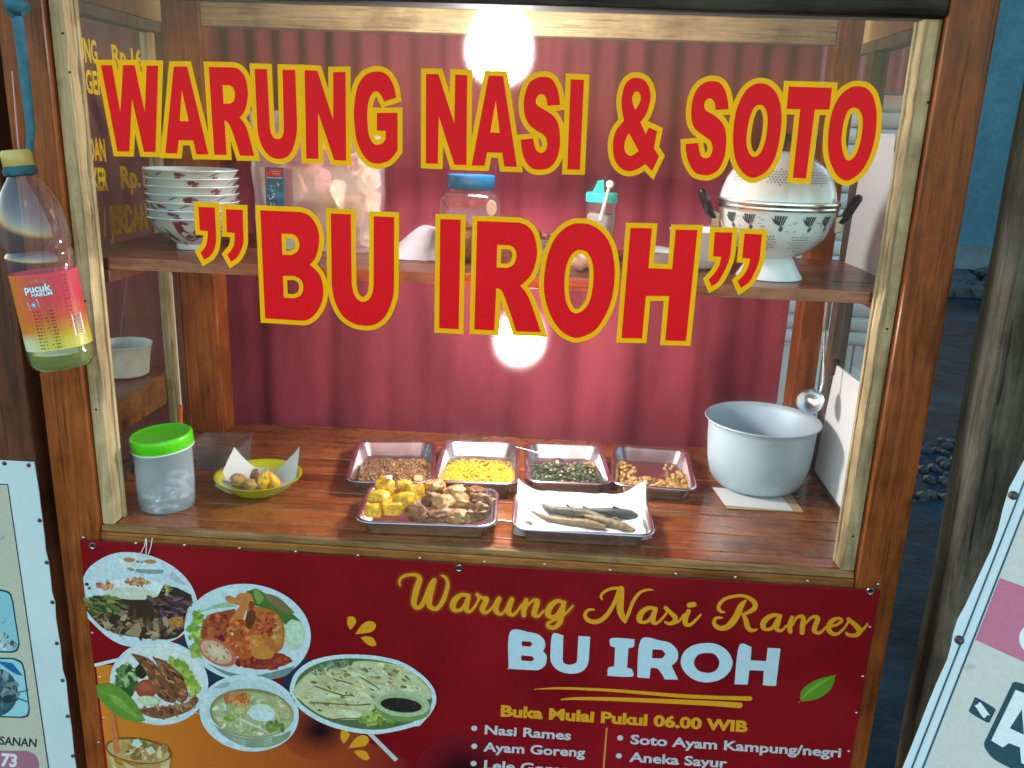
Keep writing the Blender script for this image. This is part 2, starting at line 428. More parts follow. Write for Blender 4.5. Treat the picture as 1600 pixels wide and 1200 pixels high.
def union(polys):
    vs = []; fs = []
    for p in polys:
        if area(p) < 0: p = p[::-1]
        fs.append(list(range(len(vs), len(vs)+len(p)))); vs += [Vector((q.x, q.y)) for q in p]
    r = geometry.delaunay_2d_cdt(vs, [], fs, 0, 1e-6, True)
    tris = [t for t, of in zip(r[2], r[5]) if of]
    return r[0], tris
z2 = 20/3; z5 = 1309/240
def G(x, y, s, outer, holes=(), so=False): return (Zm(x, y, s, outer, so), [Zm(x, y, s, h, so) for h in holes])
LET = [
 ('W', G(140, 80, z2, [(120,145),(235,145),(322,640),(350,145),(470,145),(577,640),(595,150),(715,150),(688,1050),(568,1048),(442,490),(415,1045),(292,1043)])),
 ('A', G(140, 80, z2, [(878,160),(1018,160),(1240,1075),(1115,1075),(1080,928),(930,928),(915,1065),(790,1062)], [[(960,400),(1035,730),(940,728)]])),
 ('R', G(320, 80, z2, [(42,163),(290,168),(350,185,1),(410,250,1),(440,340,1),(450,450,1),(432,570,1),(400,650,1),(362,690),(410,750,1),(450,840,1),(515,1090),(370,1088),(290,840),(250,755,1),(207,718),(228,1080),(100,1078)], [[(185,352),(260,355),(300,385,1),(315,450,1),(300,520,1),(260,545),(195,547)]])),
 ('U', G(320, 80, z2, [(520,183),(650,187),(678,780),(690,850,1),(720,900,1),(765,915,1),(805,895,1),(825,830),(810,192),(943,195),(962,720),(958,850,1),(925,1000,1),(870,1090,1),(790,1122,1),(700,1105,1),(620,1030,1),(570,920,1),(550,820)])),
 ('N', G(460, 90, z2, [(107,130),(240,137),(405,650),(405,150),(533,150),(540,1072),(415,1068),(247,570),(250,1055),(125,1050)])),
 ('G', G(460, 90, z2, [(1060,418),(935,458),(900,385,1),(855,352,1),(810,375,1),(775,450,1),(760,580,1),(765,720,1),(785,830,1),(825,895,1),(870,908,1),(920,890,1),(952,845),(952,765),(860,760),(860,575),(1075,575),(1075,970),(1010,1050,1),(960,1085,1),(870,1105,1),(780,1080,1),(700,985,1),(645,840,1),(622,640,1),(625,480,1),(660,300,1),(730,190,1),(820,148,1),(910,150,1),(985,200,1),(1040,310,1)])),
 ('N', G(650, 100, z2, [(105,103),(235,105),(400,625),(408,110),(535,115),(525,1053),(400,1048),(237,540),(228,1040),(103,1035)])),
 ('A', G(650, 100, z2, [(757,122),(908,125),(1052,1072),(920,1068),(898,925),(740,920),(715,1060),(580,1057)], [[(830,385),(872,718),(775,712)]])),
 ('S', G(800, 100, z2, [(500,425),(370,435),(350,345,1),(305,312,1),(262,340,1),(248,390,1),(270,435,1),(360,490,1),(440,550,1),(485,640,1),(500,760,1),(495,880,1),(460,1000,1),(390,1080,1),(290,1102,1),(200,1080,1),(130,990,1),(100,880,1),(93,788),(220,775),(235,850,1),(260,905,1),(305,925,1),(345,905,1),(365,850,1),(360,790,1),(325,735,1),(250,690,1),(180,630,1),(135,540,1),(122,430,1),(135,310,1),(180,200,1),(250,148,1),(330,132,1),(410,155,1),(465,240,1),(490,330,1)])),
 ('I', G(800, 100, z2, [(612,158),(750,165),(708,1100),(575,1098)])),
 ('&', G(930, 100, z2, [(470,605),(525,730),(560,660),(645,700),(610,875),(665,960),(592,1115),(520,1040),(450,1090,1),(370,1115,1),(290,1100,1),(220,1030,1),(187,920,1),(187,800,1),(220,690,1),(300,590),(280,480,1),(275,360,1),(305,230,1),(360,160,1),(430,142,1),(505,165,1),(555,230,1),(577,330,1),(560,440,1),(520,540,1)], [[(352,720),(452,905),(400,945,1),(360,955,1),(320,925,1),(303,860,1),(320,780,1)], [(415,480),(385,375,1),(400,310,1),(430,285,1),(460,300,1),(475,350,1),(460,410,1)]])),
 ('S', G(1050, 115, z2, [(587,372),(455,378),(445,310,1),(420,270,1),(385,258,1),(345,290,1),(335,340,1),(355,385,1),(440,435,1),(520,510,1),(557,600,1),(565,720,1),(545,870,1),(490,990,1),(410,1050,1),(330,1058,1),(240,1030,1),(175,930,1),(148,830,1),(143,733),(272,722),(285,800,1),(305,860,1),(350,880,1),(400,855,1),(422,780,1),(400,700,1),(320,640,1),(240,575,1),(205,490,1),(200,380,1),(220,250,1),(270,150,1),(340,95,1),(420,78,1),(500,100,1),(555,180,1),(580,280,1)])),
 ('O', G(1050, 115, z2, [(920,100),(1010,125),(1090,210),(1130,330),(1140,480),(1120,680),(1070,880),(980,1020),(870,1080),(800,1075),(720,1010),(660,890),(637,740),(640,560),(680,350),(760,190),(840,120)], [[(910,325),(960,345),(990,420),(995,520),(975,680),(930,810),(870,865),(820,850),(785,780),(775,670),(795,520),(830,400),(865,345)]], True)),
 ('T', G(1200, 115, z2, [(215,133),(665,148),(640,375),(487,375),(395,1092),(257,1085),(335,372),(193,368)])),
 ('O', G(1200, 115, z2, [(930,132),(1020,150),(1090,230),(1125,360),(1130,480),(1110,680),(1050,880),(960,1030),(850,1108),(790,1108),(720,1060),(655,940),(625,790),(635,560),(680,360),(760,220),(850,150)], [[(900,355),(945,375),(980,440),(985,540),(965,690),(920,830),(860,900),(810,890),(775,800),(765,680),(785,520),(820,410),(860,365)]], True)),
 ('quote', G(290, 310, z5, [(110,72),(250,77),(262,340),(250,420,1),(215,485,1),(160,522),(128,462),(168,415,1),(187,350,1),(190,278),(122,272)])),
 ('quote', G(290, 310, z5, [(345,92),(487,97),(494,365),(478,430,1),(440,500,1),(388,540),(355,480),(398,430,1),(417,370,1),(420,295),(352,288)])),
 ('B', G(290, 310, z5, [(637,100),(985,115),(1060,150,1),(1120,240,1),(1140,340,1),(1130,430,1),(1105,510,1),(1060,565),(1120,620,1),(1160,690,1),(1175,790,1),(1160,890,1),(1110,980,1),(1050,1030,1),(1000,1042),(678,1022)], [[(818,300),(900,303),(945,325,1),(970,385,1),(955,450,1),(900,482),(825,480)], [(830,660),(930,662),(980,690,1),(1003,750,1),(985,820,1),(930,850),(838,845)]])),
 ('U', G(490, 310, z5, [(147,127),(318,135),(325,720),(340,800,1),(370,855,1),(418,880,1),(465,865,1),(500,810,1),(512,730),(513,152),(687,158),(686,740),(675,850,1),(620,990,1),(540,1065,1),(440,1085,1),(330,1060,1),(240,990,1),(180,870,1),(155,740)])),
 ('I', G(670, 320, z5, [(98,120),(273,127),(255,1060),(88,1052)])),
 ('R', G(670, 320, z5, [(413,137),(770,150),(840,180,1),(895,250,1),(922,370,1),(915,470,1),(870,600,1),(780,690),(830,750,1),(880,860,1),(955,1085),(745,1078),(690,910,1),(640,770,1),(612,722,1),(575,710),(558,1070),(388,1062)], [[(583,340),(690,345),(730,370,1),(747,430,1),(725,505,1),(670,537),(578,533)]])),
 ('O', G(820, 330, z5, [(470,103),(560,115),(660,180),(730,290),(762,440),(765,580),(740,750),(680,900),(590,1020),(470,1075),(400,1072),(310,1020),(230,910),(180,770),(162,620),(185,420),(240,260),(320,160),(400,112)], [[(475,330),(530,350),(570,420),(585,520),(578,650),(550,770),(500,840),(440,868),(390,845),(350,760),(338,630),(350,490),(385,390),(430,340)]], True)),
 ('H', G(960, 340, z5, [(137,87),(320,90),(290,430),(492,438),(523,102),(708,105),(610,1052),(433,1047),(467,668),(268,668),(235,1030),(60,1025)])),
 ('quote', G(960, 340, z5, [(855,123),(1005,127),(995,250),(980,350,1),(930,470,1),(880,550,1),(827,585),(803,527),(855,470,1),(895,400,1),(908,335),(840,328)])),
 ('quote', G(960, 340, z5, [(1110,135),(1258,143),(1245,270),(1235,360,1),(1200,455,1),(1150,545,1),(1077,600),(1050,540),(1100,490,1),(1140,420,1),(1157,350),(1088,343)])),
]
YG = -.002
for k, (nm, (outer, holes)) in enumerate(LET):
    def topl(pts):
        q = [at(p.x, p.y, 'y', YG) for p in spline(pts)]; return [Vector((a.x, a.z)) for a in q]
    o2 = topl(outer); h2 = [topl(h) for h in holes]
    if area(o2) < 0: o2 = o2[::-1]
    h2 = [h[::-1] if area(h) > 0 else h for h in h2]
    bands = band(o2, .0079)
    for h in h2:
        small = abs(area(h)) < .00055
        if small: bands.append(h[::-1])
        bands += [] if small else band(h, .0068)
    vv, tt = union(bands)
    mb = MB(); y0 = YG-.0002-.00015*(k % 2)
    mb.add([(p.x, y0, p.y) for p in vv], tt, 1)
    tri = geometry.tessellate_polygon([[Vector((p.x, p.y, 0)) for p in c] for c in [o2]+h2])
    al = [p for c in [o2]+h2 for p in c]
    mb.add([(p.x, YG-.0007, p.y) for p in al], tri, 0)
    o = mb.build('letter' if nm != 'quote' else 'quotation_mark', [M_red, M_yellow], fg)

# ------------------------------------------------------------------ flat print builder
def text_tris(s, bold=0.0, spacing=1.0):
    c = D.curves.new('t', 'FONT'); c.body = s; c.size = 1; c.offset = bold; c.resolution_u = 3; c.space_character = spacing
    o = D.objects.new('t', c); COL.objects.link(o); me = o.to_mesh()
    me.calc_loop_triangles()
    vs = [Vector((v.co.x, v.co.y)) for v in me.vertices]; ts = [tuple(t.vertices) for t in me.loop_triangles]
    o.to_mesh_clear(); D.objects.remove(o); D.curves.remove(c)
    return vs, ts
class Print:
    """flat printed shapes given in the sheet's own coordinates, stacked by hair-thin steps"""
    def __init__(s, fn, step=5e-5, base=1): s.fn = fn; s.v = []; s.f = []; s.c = []; s.bb = []; s.step = step; s.base = base
    def layer(s, pts, lo=None):
        x0 = min(p[0] for p in pts); x1 = max(p[0] for p in pts); y0 = min(p[1] for p in pts); y1 = max(p[1] for p in pts)
        L = s.base
        for (a, b_, c_, d_, q) in s.bb:
            if a < x1 and b_ > x0 and c_ < y1 and d_ > y0: L = max(L, q+1)
        s.bb.append((x0, x1, y0, y1, L)); return L
    def tris(s, pts, ts, col):
        L = s.layer(pts); n = len(s.v)
        s.v += [s.fn(p[0], p[1], L*s.step) for p in pts]
        cols = col if isinstance(col, list) else [col]*len(pts)
        s.c += cols; s.f += [tuple(i+n for i in t) for t in ts]
    def poly(s, pts, col, holes=()):
        al = [Vector((p[0], p[1], 0)) for p in pts]; cs = [al]+[[Vector((p[0], p[1], 0)) for p in h] for h in holes]
        ts = geometry.tessellate_polygon(cs); flat = [p for c in cs for p in c]
        s.tris([(p.x, p.y) for p in flat], ts, col)
    def spl(s, pts, col, holes=(), smooth=False):
        f = lambda q: [(p.x, p.y) for p in spline([(a[0], a[1], 1) for a in q] if smooth else q)]
        s.poly(f(pts), col, [f(h) for h in holes])
    def ell(s, cx, cy, rx, ry, rot, col, n=40, jit=0, seed=0, a0=0):
        r = math.radians(rot); pts = []
        for i in range(n):
            a = 2*PI*i/n; k = 1+jit*noise.noise(Vector((math.cos(a)*2+seed*5.1, math.sin(a)*2, seed)))+jit*.5*noise.noise(Vector((math.cos(a)*6+seed*5.1, math.sin(a)*6, seed)))
            x = rx*k*math.cos(a); y = ry*k*math.sin(a)
            pts.append((cx+x*math.cos(r)-y*math.sin(r), cy+x*math.sin(r)+y*math.cos(r)))
        s.poly(pts, col)
    def soft(s, cx, cy, rx, ry, rot, c0, c1, rings=8, n=36):
        """printed colour blend from c0 (middle) to c1 (edge)"""
        r = math.radians(rot); pts = [(cx, cy)]; cols = [c0]; ts = []
        for k in range(1, rings+1):
            q = k/rings; w = q*q*(3-2*q)
            for i in range(n):
                a = 2*PI*i/n; x = rx*q*math.cos(a); y = ry*q*math.sin(a)
                pts.append((cx+x*math.cos(r)-y*math.sin(r), cy+x*math.sin(r)+y*math.cos(r)))
                cols.append(tuple(c0[j]*(1-w)+c1[j]*w for j in range(3)))
        for i in range(n): ts.append((0, 1+i, 1+(i+1) % n))
        for k in range(rings-1):
            for i in range(n):
                a = 1+k*n+i; b_ = 1+k*n+(i+1) % n; ts += [(a, a+n, b_+n), (a, b_+n, b_)]
        s.tris(pts, ts, cols)
    def stroke(s, pts, col, res=5, w=None):
        """brush stroke along points (x,y,width)"""
        P = [Vector((p[0], p[1], (p[2] if len(p) > 2 else w))) for p in pts]; out = []
        for i in range(len(P)-1):
            a = P[max(i-1, 0)]; b_ = P[i]; c_ = P[i+1]; d_ = P[min(i+2, len(P)-1)]
            for k in range(res):
                t = k/res; out.append(.5*((2*b_)+(c_-a)*t+(2*a-5*b_+4*c_-d_)*t*t+(-a+3*b_-3*c_+d_)*t**3))
        out.append(P[-1]); polys = []
        for i, p in enumerate(out):
            r = max(p.z, .3)/2; polys.append([Vector((p.x+r*math.cos(2*PI*k/12), p.y+r*math.sin(2*PI*k/12))) for k in range(12)])
            if i:
                q = out[i-1]; d = Vector((p.x-q.x, p.y-q.y))
                if d.length > 1e-6:
                    d.normalize(); nn = Vector((-d.y, d.x))
                    polys.append([Vector((q.x, q.y))+nn*q.z/2, Vector((q.x, q.y))-nn*q.z/2, Vector((p.x, p.y))-nn*p.z/2, Vector((p.x, p.y))+nn*p.z/2])
        return polys
    def strokes(s, lst, col, sc=(0, 0, 1), w=None):
        polys = []
        for st in lst: polys += s.stroke([(sc[0]+p[0]/sc[2], sc[1]+p[1]/sc[2], (p[2] if len(p) > 2 else w)/sc[2]) for p in st], col)
        vv, tt = union(polys)
        s.tris([(p.x, p.y) for p in vv], tt, col)
    def text(s, body, a, b_, h, col, bold=.02, spacing=1.0):
        """text with its baseline running from a to b_, capital height h"""
        vs, ts = text_tris(body, bold, spacing); x1 = max(v.x for v in vs); x0 = min(v.x for v in vs)
        a = Vector(a); b_ = Vector(b_); d = (b_-a); u = d.normalized(); nn = Vector((u.y, -u.x)); k = d.length/(x1-x0)
        s.tris([tuple(a+u*((v.x-x0)*k)+nn*(v.y*h/.70)) for v in vs], ts, col)
    def build(s, name, m, parent):
        me = D.meshes.new(name); off = Vector(); p = parent
        while p: off = off+WL.get(p.name, Vector()); p = p.parent
        me.from_pydata([v-off for v in s.v], [], s.f); me.materials.append(m)
        at_ = me.color_attributes.new('ink', 'FLOAT_COLOR', 'POINT')
        at_.data.foreach_set('color', [x for c in s.c for x in (*c, 1)])
        o = D.objects.new(name, me); COL.objects.link(o); o.parent = parent; WL[o.name] = Vector(); return o

# ------------------------------------------------------------------ main banner
BY = -.0245
ban = thing('menu_banner', 'maroon printed vinyl menu banner nailed below the glazed front', 'banner', (.66, BY, .3))
def bfn(ox=0, oy=0, s=1):
    return lambda x, y, l: at(ox+x/s, oy+y/s, 'y', BY-.0022)+Vector((0, -l, 0))
tl, tr_ = at(124, 836, 'y', BY), at(1377, 912, 'y', BY)
bl, br = at(163, 1200, 'y', BY), at(1343, 1200, 'y', BY)
mb = MB(); mb.box(tl.x, tr_.x, BY-.0015, BY+.001, .22, .8765); mb.build('vinyl_sheet', M_maroon_pvc, ban, bevel=.0006)
WHITE = (.56, .68, .73); GOLD = (.66, .3, .015); MAR = (.17, .006, .012)
rr = random.Random(11)
# ground colours of the print
P = Print(bfn(), 3e-5)
for y0, y1 in ((1040, 1330),):
    n = 24; pts = []; cols = []; ts = []
    for i in range(n+1):
        t = i/n; x = 150+ (640-150)*t; top = 1038+ 150*t**1.5
        for y in (top, 1330): pts.append((x+(18*(y-1040)/160 if t < .3 else 0)*(1-t/.3 if t < .3 else 0), y))
        c = (.62*(1-t)**.8+.17*(1-(1-t)**.8), .2*(1-t)+.008*t, .02*(1-t)+.012*t); cols += [c, c]
    for i in range(n): ts += [(2*i, 2*i+1, 2*i+3), (2*i, 2*i+3, 2*i+2)]
    P.tris(pts, ts, cols)
P.poly([(147, 1037), (185, 1028), (185, 1033), (148, 1042)], WHITE)
P.ell(330, 1035, 70, 50, 0, (.02, .035, .07)); P.ell(300, 1060, 40, 40, 0, (.02, .035, .07)); P.ell(470, 1085, 30, 60, 0, (.02, .03, .06))
P.soft(500, 1140, 62, 48, 0, (.006, .004, .006), (.3, .05, .014))
P.soft(722, 1210, 74, 64, 0, (.006, .003, .004), MAR)
P.poly([(574, 1147), (582, 1146), (622, 1186), (617, 1190)], (.5, .5, .55))
for dx, dy in ((0, 0), (-10.5, 178)):
    for q in ([(430,492),(455,490,1),(470,510,1),(462,530,1),(443,553),(428,525,1)], [(465,573),(490,535,1),(520,513,1),(550,515,1),(562,535,1),(545,560,1),(510,568,1)], [(490,588),(520,582,1),(550,592,1),(565,622),(545,630,1),(515,615,1)]):
        P.spl([(400+dx+p[0]/3, 800+dy+p[1]/3, *p[2:]) for p in q], GOLD)
P.spl([(1250,1096),(1252,1080,1),(1265,1068,1),(1282,1060,1),(1306,1054),(1299,1075,1),(1285,1088,1),(1268,1094,1)], (.1, .25, .02))
P.spl([(1252,1093),(1265,1076,1),(1285,1064,1),(1304,1056),(1283,1070,1),(1266,1082,1)], (.17, .36, .035))
P.stroke_ = None
P.strokes([[(1247,1098,2.6),(1252,1094,2)], [(1304,1056,2),(1308,1053,1.5)]], (.4, .05, .03))
P.strokes([[(835,1077,1),(865,1075.5,3),(900,1076,4),(960,1079,4.6),(1060,1087,6),(1120,1090,6),(1172,1091.5,7)], [(877,1093,2),(900,1091.5,4.5),(960,1092.5,6),(1060,1096.5,7.5),(1110,1099,8),(1156,1102,9)]], GOLD)
P.text('Buka Mulai Pukul 06.00 WIB', (782, 1118.5), (1168, 1143.5), 16.5, GOLD, .045)
MW = (.5, .5, .54)
P.text('Nasi Rames', (757, 1146.5), (892, 1156), 13.8, MW, .028)
P.text('Ayam Goreng', (755, 1173.5), (914, 1182.5), 13.8, MW, .028)
P.text('Lele Goreng', (756, 1201.5), (905, 1211), 13.8, MW, .028)
P.text('Soto Ayam Kampung/negri', (985, 1162), (1314, 1183), 14.2, MW, .028)
P.text('Aneka Sayur', (983, 1189.5), (1136, 1199.5), 14.2, MW, .028)
for x, y in ((741, 1138), (741, 1166), (740, 1193), (969, 1153), (967, 1181)): P.ell(x, y, 4.8, 4.2, 0, MW, 16)
P.strokes([[(948, 1138, 2.8), (943, 1200, 3.2), (939, 1240, 3.2)]], (.6, .2, .05))
P.build('printed_lettering', M_ink, ban)
# brush script
HALO = (.26, .028, .01)
wa = [[(82,185,14),(75,145,22),(110,110,26),(170,95,26),(222,102,34),(243,135,46),(222,200,54),(205,270,50),(195,330,46),(214,368,36),(250,362,36),(285,310,42),(320,230,48),(350,165,46),(368,142,38)],
      [(360,165,42),(340,220,52),(325,290,54),(325,350,46),(360,380,36),(400,368,36),(445,300,40),(470,220,36),(478,160,30),(455,115,24),(425,103,14)],
      [(655,270,30),(590,264,34),(535,310,52),(520,365,50),(548,395,32),(600,378,32),(635,330,38),(655,280,30)], [(652,278,36),(635,340,48),(635,390,38),(665,402,24),(712,350,24)],
      [(708,352,22),(738,295,24),(725,264,34)], [(730,270,32),(770,290,28),(800,300,46),(782,345,48),(765,385,46),(790,412,32),(832,388,24),(872,340,22)],
      [(905,297,42),(882,350,50),(882,400,44),(920,425,26),(960,388,24),(990,330,28)], [(1012,302,42),(990,360,50),(985,410,44),(1022,430,28),(1062,393,22),(1095,345,22)],
      [(1132,308,38),(1112,370,48),(1112,432,40)], [(1125,390,20),(1150,345,22),(1192,310,28),(1225,318,42),(1210,370,50),(1197,425,44),(1232,440,28),(1278,398,22)],
      [(1440,328,30),(1390,315,34),(1332,360,52),(1312,420,50),(1342,450,34),(1390,430,34),(1430,370,38),(1450,325,30)], [(1445,330,38),(1427,420,48),(1412,490,46),(1370,535,34),(1322,530,34),(1312,505,30),(1350,480,24),(1420,450,22),(1480,400,22),(1520,357,18)]]
na = [[(285,325,18),(270,290,28),(310,240,32),(390,205,32),(470,202,32)], [(460,222,26),(412,370,42),(330,500,50),(250,560,52),(170,565,50),(110,530,46),(100,480,38),(140,437,30),(195,435,22)],
      [(490,212,72),(482,330,80),(482,450,74),(515,530,58),(535,568,30)], [(532,570,32),(570,480,38),(620,350,38),(690,255,34),(770,220,26),(838,222,12)],
      [(870,425,36),(790,417,46),(712,470,64),(688,540,64),(722,573,38),(790,555,38),(840,490,46),(870,425,36)], [(865,430,52),(840,510,60),(840,570,52),(882,580,30),(940,530,30)],
      [(938,532,28),(990,460,28),(975,417,46)], [(980,420,42),(1030,470,46),(1078,520,54),(1068,568,52),(1010,588,36),(970,570,26)], [(1065,580,34),(1120,560,26),(1172,490,28)],
      [(1225,450,46),(1190,530,60),(1190,590,50),(1240,600,38),(1300,550,30),(1355,490,24)], [(1230,386,56),(1284,378,56)]]
ra = [[(185,268,14),(145,255,30),(130,215,34),(175,155,30),(260,125,28),(350,120,28),(420,150,38),(455,190,46),(450,230,46),(400,265,34),(345,285,22)], [(372,163,20),(330,210,52),(290,300,60),(240,370,60),(190,405,48),(130,405,42),(90,365,36),(105,320,28),(160,315,18)],
      [(348,285,30),(375,340,46),(390,400,46),(425,430,32),(472,420,18)], [(680,300,28),(620,292,36),(552,330,50),(525,385,50),(552,420,32),(610,405,32),(650,345,38),(675,300,28)], [(680,300,38),(655,370,48),(650,415,42),(692,430,24),(735,388,22)],
      [(785,312,34),(765,380,46),(770,438,42)], [(790,380,20),(830,312,26),(885,310,38),(880,380,48),(875,448,44)], [(895,380,20),(960,312,26),(1015,317,42),(1000,370,48),(985,430,44),(1032,450,28),(1092,398,22)],
      [(1090,400,24),(1180,380,24),(1230,342,30),(1200,320,26),(1142,345,44),(1112,400,50),(1132,448,42),(1190,460,28),(1252,408,22)], [(1250,410,20),(1290,350,24),(1288,327,36)], [(1298,335,34),(1350,380,46),(1388,430,52),(1360,470,38),(1292,470,32),(1270,450,24)], [(1370,462,34),(1420,420,26),(1460,370,18)]]
for lst, sc in ((wa, (610, 880, 16/3)), (na, (900, 890, 6.957)), (ra, (1100, 910, 5.714))):
    P = Print(bfn(), 3e-5)
    if lst is wa: P.strokes([[(a, b_, w_+40) for a, b_, w_ in st] for st in lst], HALO, sc)
    P.strokes(lst, GOLD, sc); P.build('script_word', M_ink, ban)
P = Print(bfn(), 3e-5); PW = (.46, .62, .7)
for ox, oy, s_, out, hol in (
  (780, 970, 6.957, [(118,120,1),(330,125),(420,145,1),(480,195,1),(500,250,1),(495,295,1),(475,330),(510,370,1),(517,420,1),(495,490,1),(440,530,1),(390,537),(108,522,1),(102,512)], [[(250,222),(335,225),(360,250,1),(335,282),(250,275),(243,250,1)], [(245,375),(355,385),(378,412,1),(355,440),(242,432),(238,400,1)]]),
  (780, 970, 6.957, [(578,149,1),(685,156,1),(697,165),(690,420),(700,455,1),(740,475,1),(790,475,1),(840,450,1),(848,410),(860,172),(870,166,1),(975,172,1),(988,184),(975,420),(955,490,1),(900,550,1),(800,575,1),(690,560,1),(610,515,1),(565,450,1),(555,390)], []),
  (780, 970, 6.957, [(1220,189,1),(1455,199,1),(1469,210),(1463,280,1),(1405,297),(1390,508),(1440,525,1),(1450,540),(1442,606,1),(1190,598,1),(1178,588),(1185,512,1),(1250,495),(1260,290),(1212,275,1),(1206,262)], []),
  (990, 980, 6.4, [(72,126,1),(260,132),(360,155,1),(430,220,1),(445,280,1),(430,340,1),(380,385),(445,525),(312,522),(270,450,1),(230,410,1),(170,408),(160,500,1),(150,509),(48,502,1),(36,488)], [[(190,222),(280,225),(317,268,1),(285,312),(183,310)]]),
  (990, 980, 6.4, [(720,158,1),(830,170,1),(930,230,1),(985,320,1),(985,390,1),(940,470,1),(850,530,1),(730,552,1),(620,530,1),(530,470,1),(478,390,1),(475,320,1),(510,240,1),(600,180,1)], [[(730,258,1),(800,265,1),(845,310,1),(858,360,1),(835,420,1),(780,452,1),(720,455,1),(650,435,1),(610,385,1),(608,330,1),(640,280,1),(690,260,1)]]),
  (990, 980, 6.4, [(1055,188,1),(1170,195,1),(1178,206),(1172,330),(1325,340),(1340,215),(1350,207,1),(1458,213,1),(1468,226),(1425,575),(1412,586,1),(1300,580,1),(1293,568),(1303,435),(1158,430),(1142,562),(1130,573,1),(1020,570,1),(1010,556)], [])):
    f = lambda q: [(ox+p[0]/s_, oy+p[1]/s_, *p[2:]) for p in q]
    P.spl(f(out), PW, [f(h) for h in hol])
P.build('printed_name', M_ink, ban)

# food pictures: layered colour shapes of the print
def vary(c, v): 
    k = 1+rr.uniform(-v, v); return tuple(max(0, min(.9, x*k*(1+rr.uniform(-v*.3, v*.3)))) for x in c)
def inside(x, y, q): 
    ok = False; n = len(q)
    for i in range(n):
        a, b_ = q[i], q[i-1]
        if (a[1] > y) != (b_[1] > y) and x < (b_[0]-a[0])*(y-a[1])/(b_[1]-a[1])+a[0]: ok = not ok
    return ok
def scatter(P, poly, n, smin, smax, cols, asp=(.35, .8), v=.3, rot=(0, 180), jit=.35, nn=9):
    x0 = min(p[0] for p in poly); x1 = max(p[0] for p in poly); y0 = min(p[1] for p in poly); y1 = max(p[1] for p in poly); k = 0; g = 0
    while k < n and g < n*20:
        g += 1; x = rr.uniform(x0, x1); y = rr.uniform(y0, y1)
        if not inside(x, y, poly): continue
        s_ = rr.uniform(smin, smax); P.ell(x, y, s_, s_*rr.uniform(*asp), rr.uniform(*rot), vary(rr.choice(cols), v), nn, jit, rr.random()*50); k += 1
def elpoly(cx, cy, rx, ry, n=24): return [(cx+rx*math.cos(2*PI*i/n), cy+ry*math.sin(2*PI*i/n)) for i in range(n)]
# rice plate
P = Print(bfn(120, 850, 7.5), 3e-5, 8)
P.spl([(75,395),(150,270,1),(300,165,1),(450,108,1),(600,95,1),(800,118,1),(1000,190,1),(1180,300,1),(1320,450,1),(1400,620,1),(1405,760,1),(1350,920,1),(1250,1060,1),(1050,1160,1),(800,1200,1),(560,1190,1),(350,1080,1),(130,870)], WHITE)
P.ell(740, 230, 250, 75, 4, (.66, .74, .76)); P.ell(620, 185, 75, 28, 5, (.42, .22, .1)); P.ell(860, 205, 72, 25, 3, (.45, .24, .1)); P.ell(735, 208, 45, 14, 5, (.25, .2, .25))
P.spl([(570,270),(720,292,1),(1020,303),(1012,345),(850,350,1),(650,318,1)], (.22, .33, .34)); P.spl([(1120,320),(1290,480),(1230,470,1),(1090,395,1)], (.42, .5, .5))
P.ell(680, 560, 420, 150, 3, (.7, .77, .76)); P.ell(650, 600, 330, 90, 3, (.6, .62, .5))
scatter(P, elpoly(710, 440, 140, 42), 46, 14, 34, [(.5, .24, .08), (.36, .14, .05), (.6, .36, .14)])
scatter(P, elpoly(335, 490, 95, 50), 22, 18, 40, [(.5, .1, .06), (.6, .3, .2), (.55, .42, .2)])
mass = [(112,680),(200,600),(420,625),(620,650),(830,650),(950,610),(1020,480),(1180,510),(1340,590),(1362,680),(1300,760),(1262,900),(1262,1010),(1180,1090),(1060,1120),(800,1105),(500,1060),(300,980),(180,860),(120,780)]
P.spl(mass, (.05, .03, .02))
scatter(P, [(120,640),(420,600),(640,700),(560,860),(300,840),(140,800)], 70, 25, 75, [(.09, .13, .03), (.2, .24, .07), (.04, .06, .02), (.14, .12, .05)], (.2, .45), .35, (0, 40))
scatter(P, [(800,640),(1150,600),(1330,640),(1260,860),(900,820)], 60, 25, 80, [(.1, .05, .07), (.05, .025, .03), (.2, .11, .13), (.16, .07, .05)], (.2, .45), .35, (0, 50))
scatter(P, [(180,850),(600,780),(1000,850),(1250,900),(1180,1080),(800,1100),(400,1020)], 120, 20, 75, [(.1, .06, .03), (.04, .025, .018), (.24, .16, .08), (.32, .24, .14)], (.25, .6), .35)
scatter(P, elpoly(1180, 920, 85, 70), 20, 20, 50, [(.5, .22, .06), (.38, .14, .03)]); scatter(P, elpoly(1060, 530, 60, 55), 16, 15, 35, [(.4, .34, .14), (.2, .2, .06)])
P.spl([(560,1050),(700,930,1),(740,930),(760,1000,1),(730,1090)], (.34, .25, .13)); P.ell(120, 470, 24, 20, 20, (.03, .05, .09)); P.ell(150, 515, 18, 16, 0, (.04, .06, .1))
P.build('rice_picture', M_pic, ban)
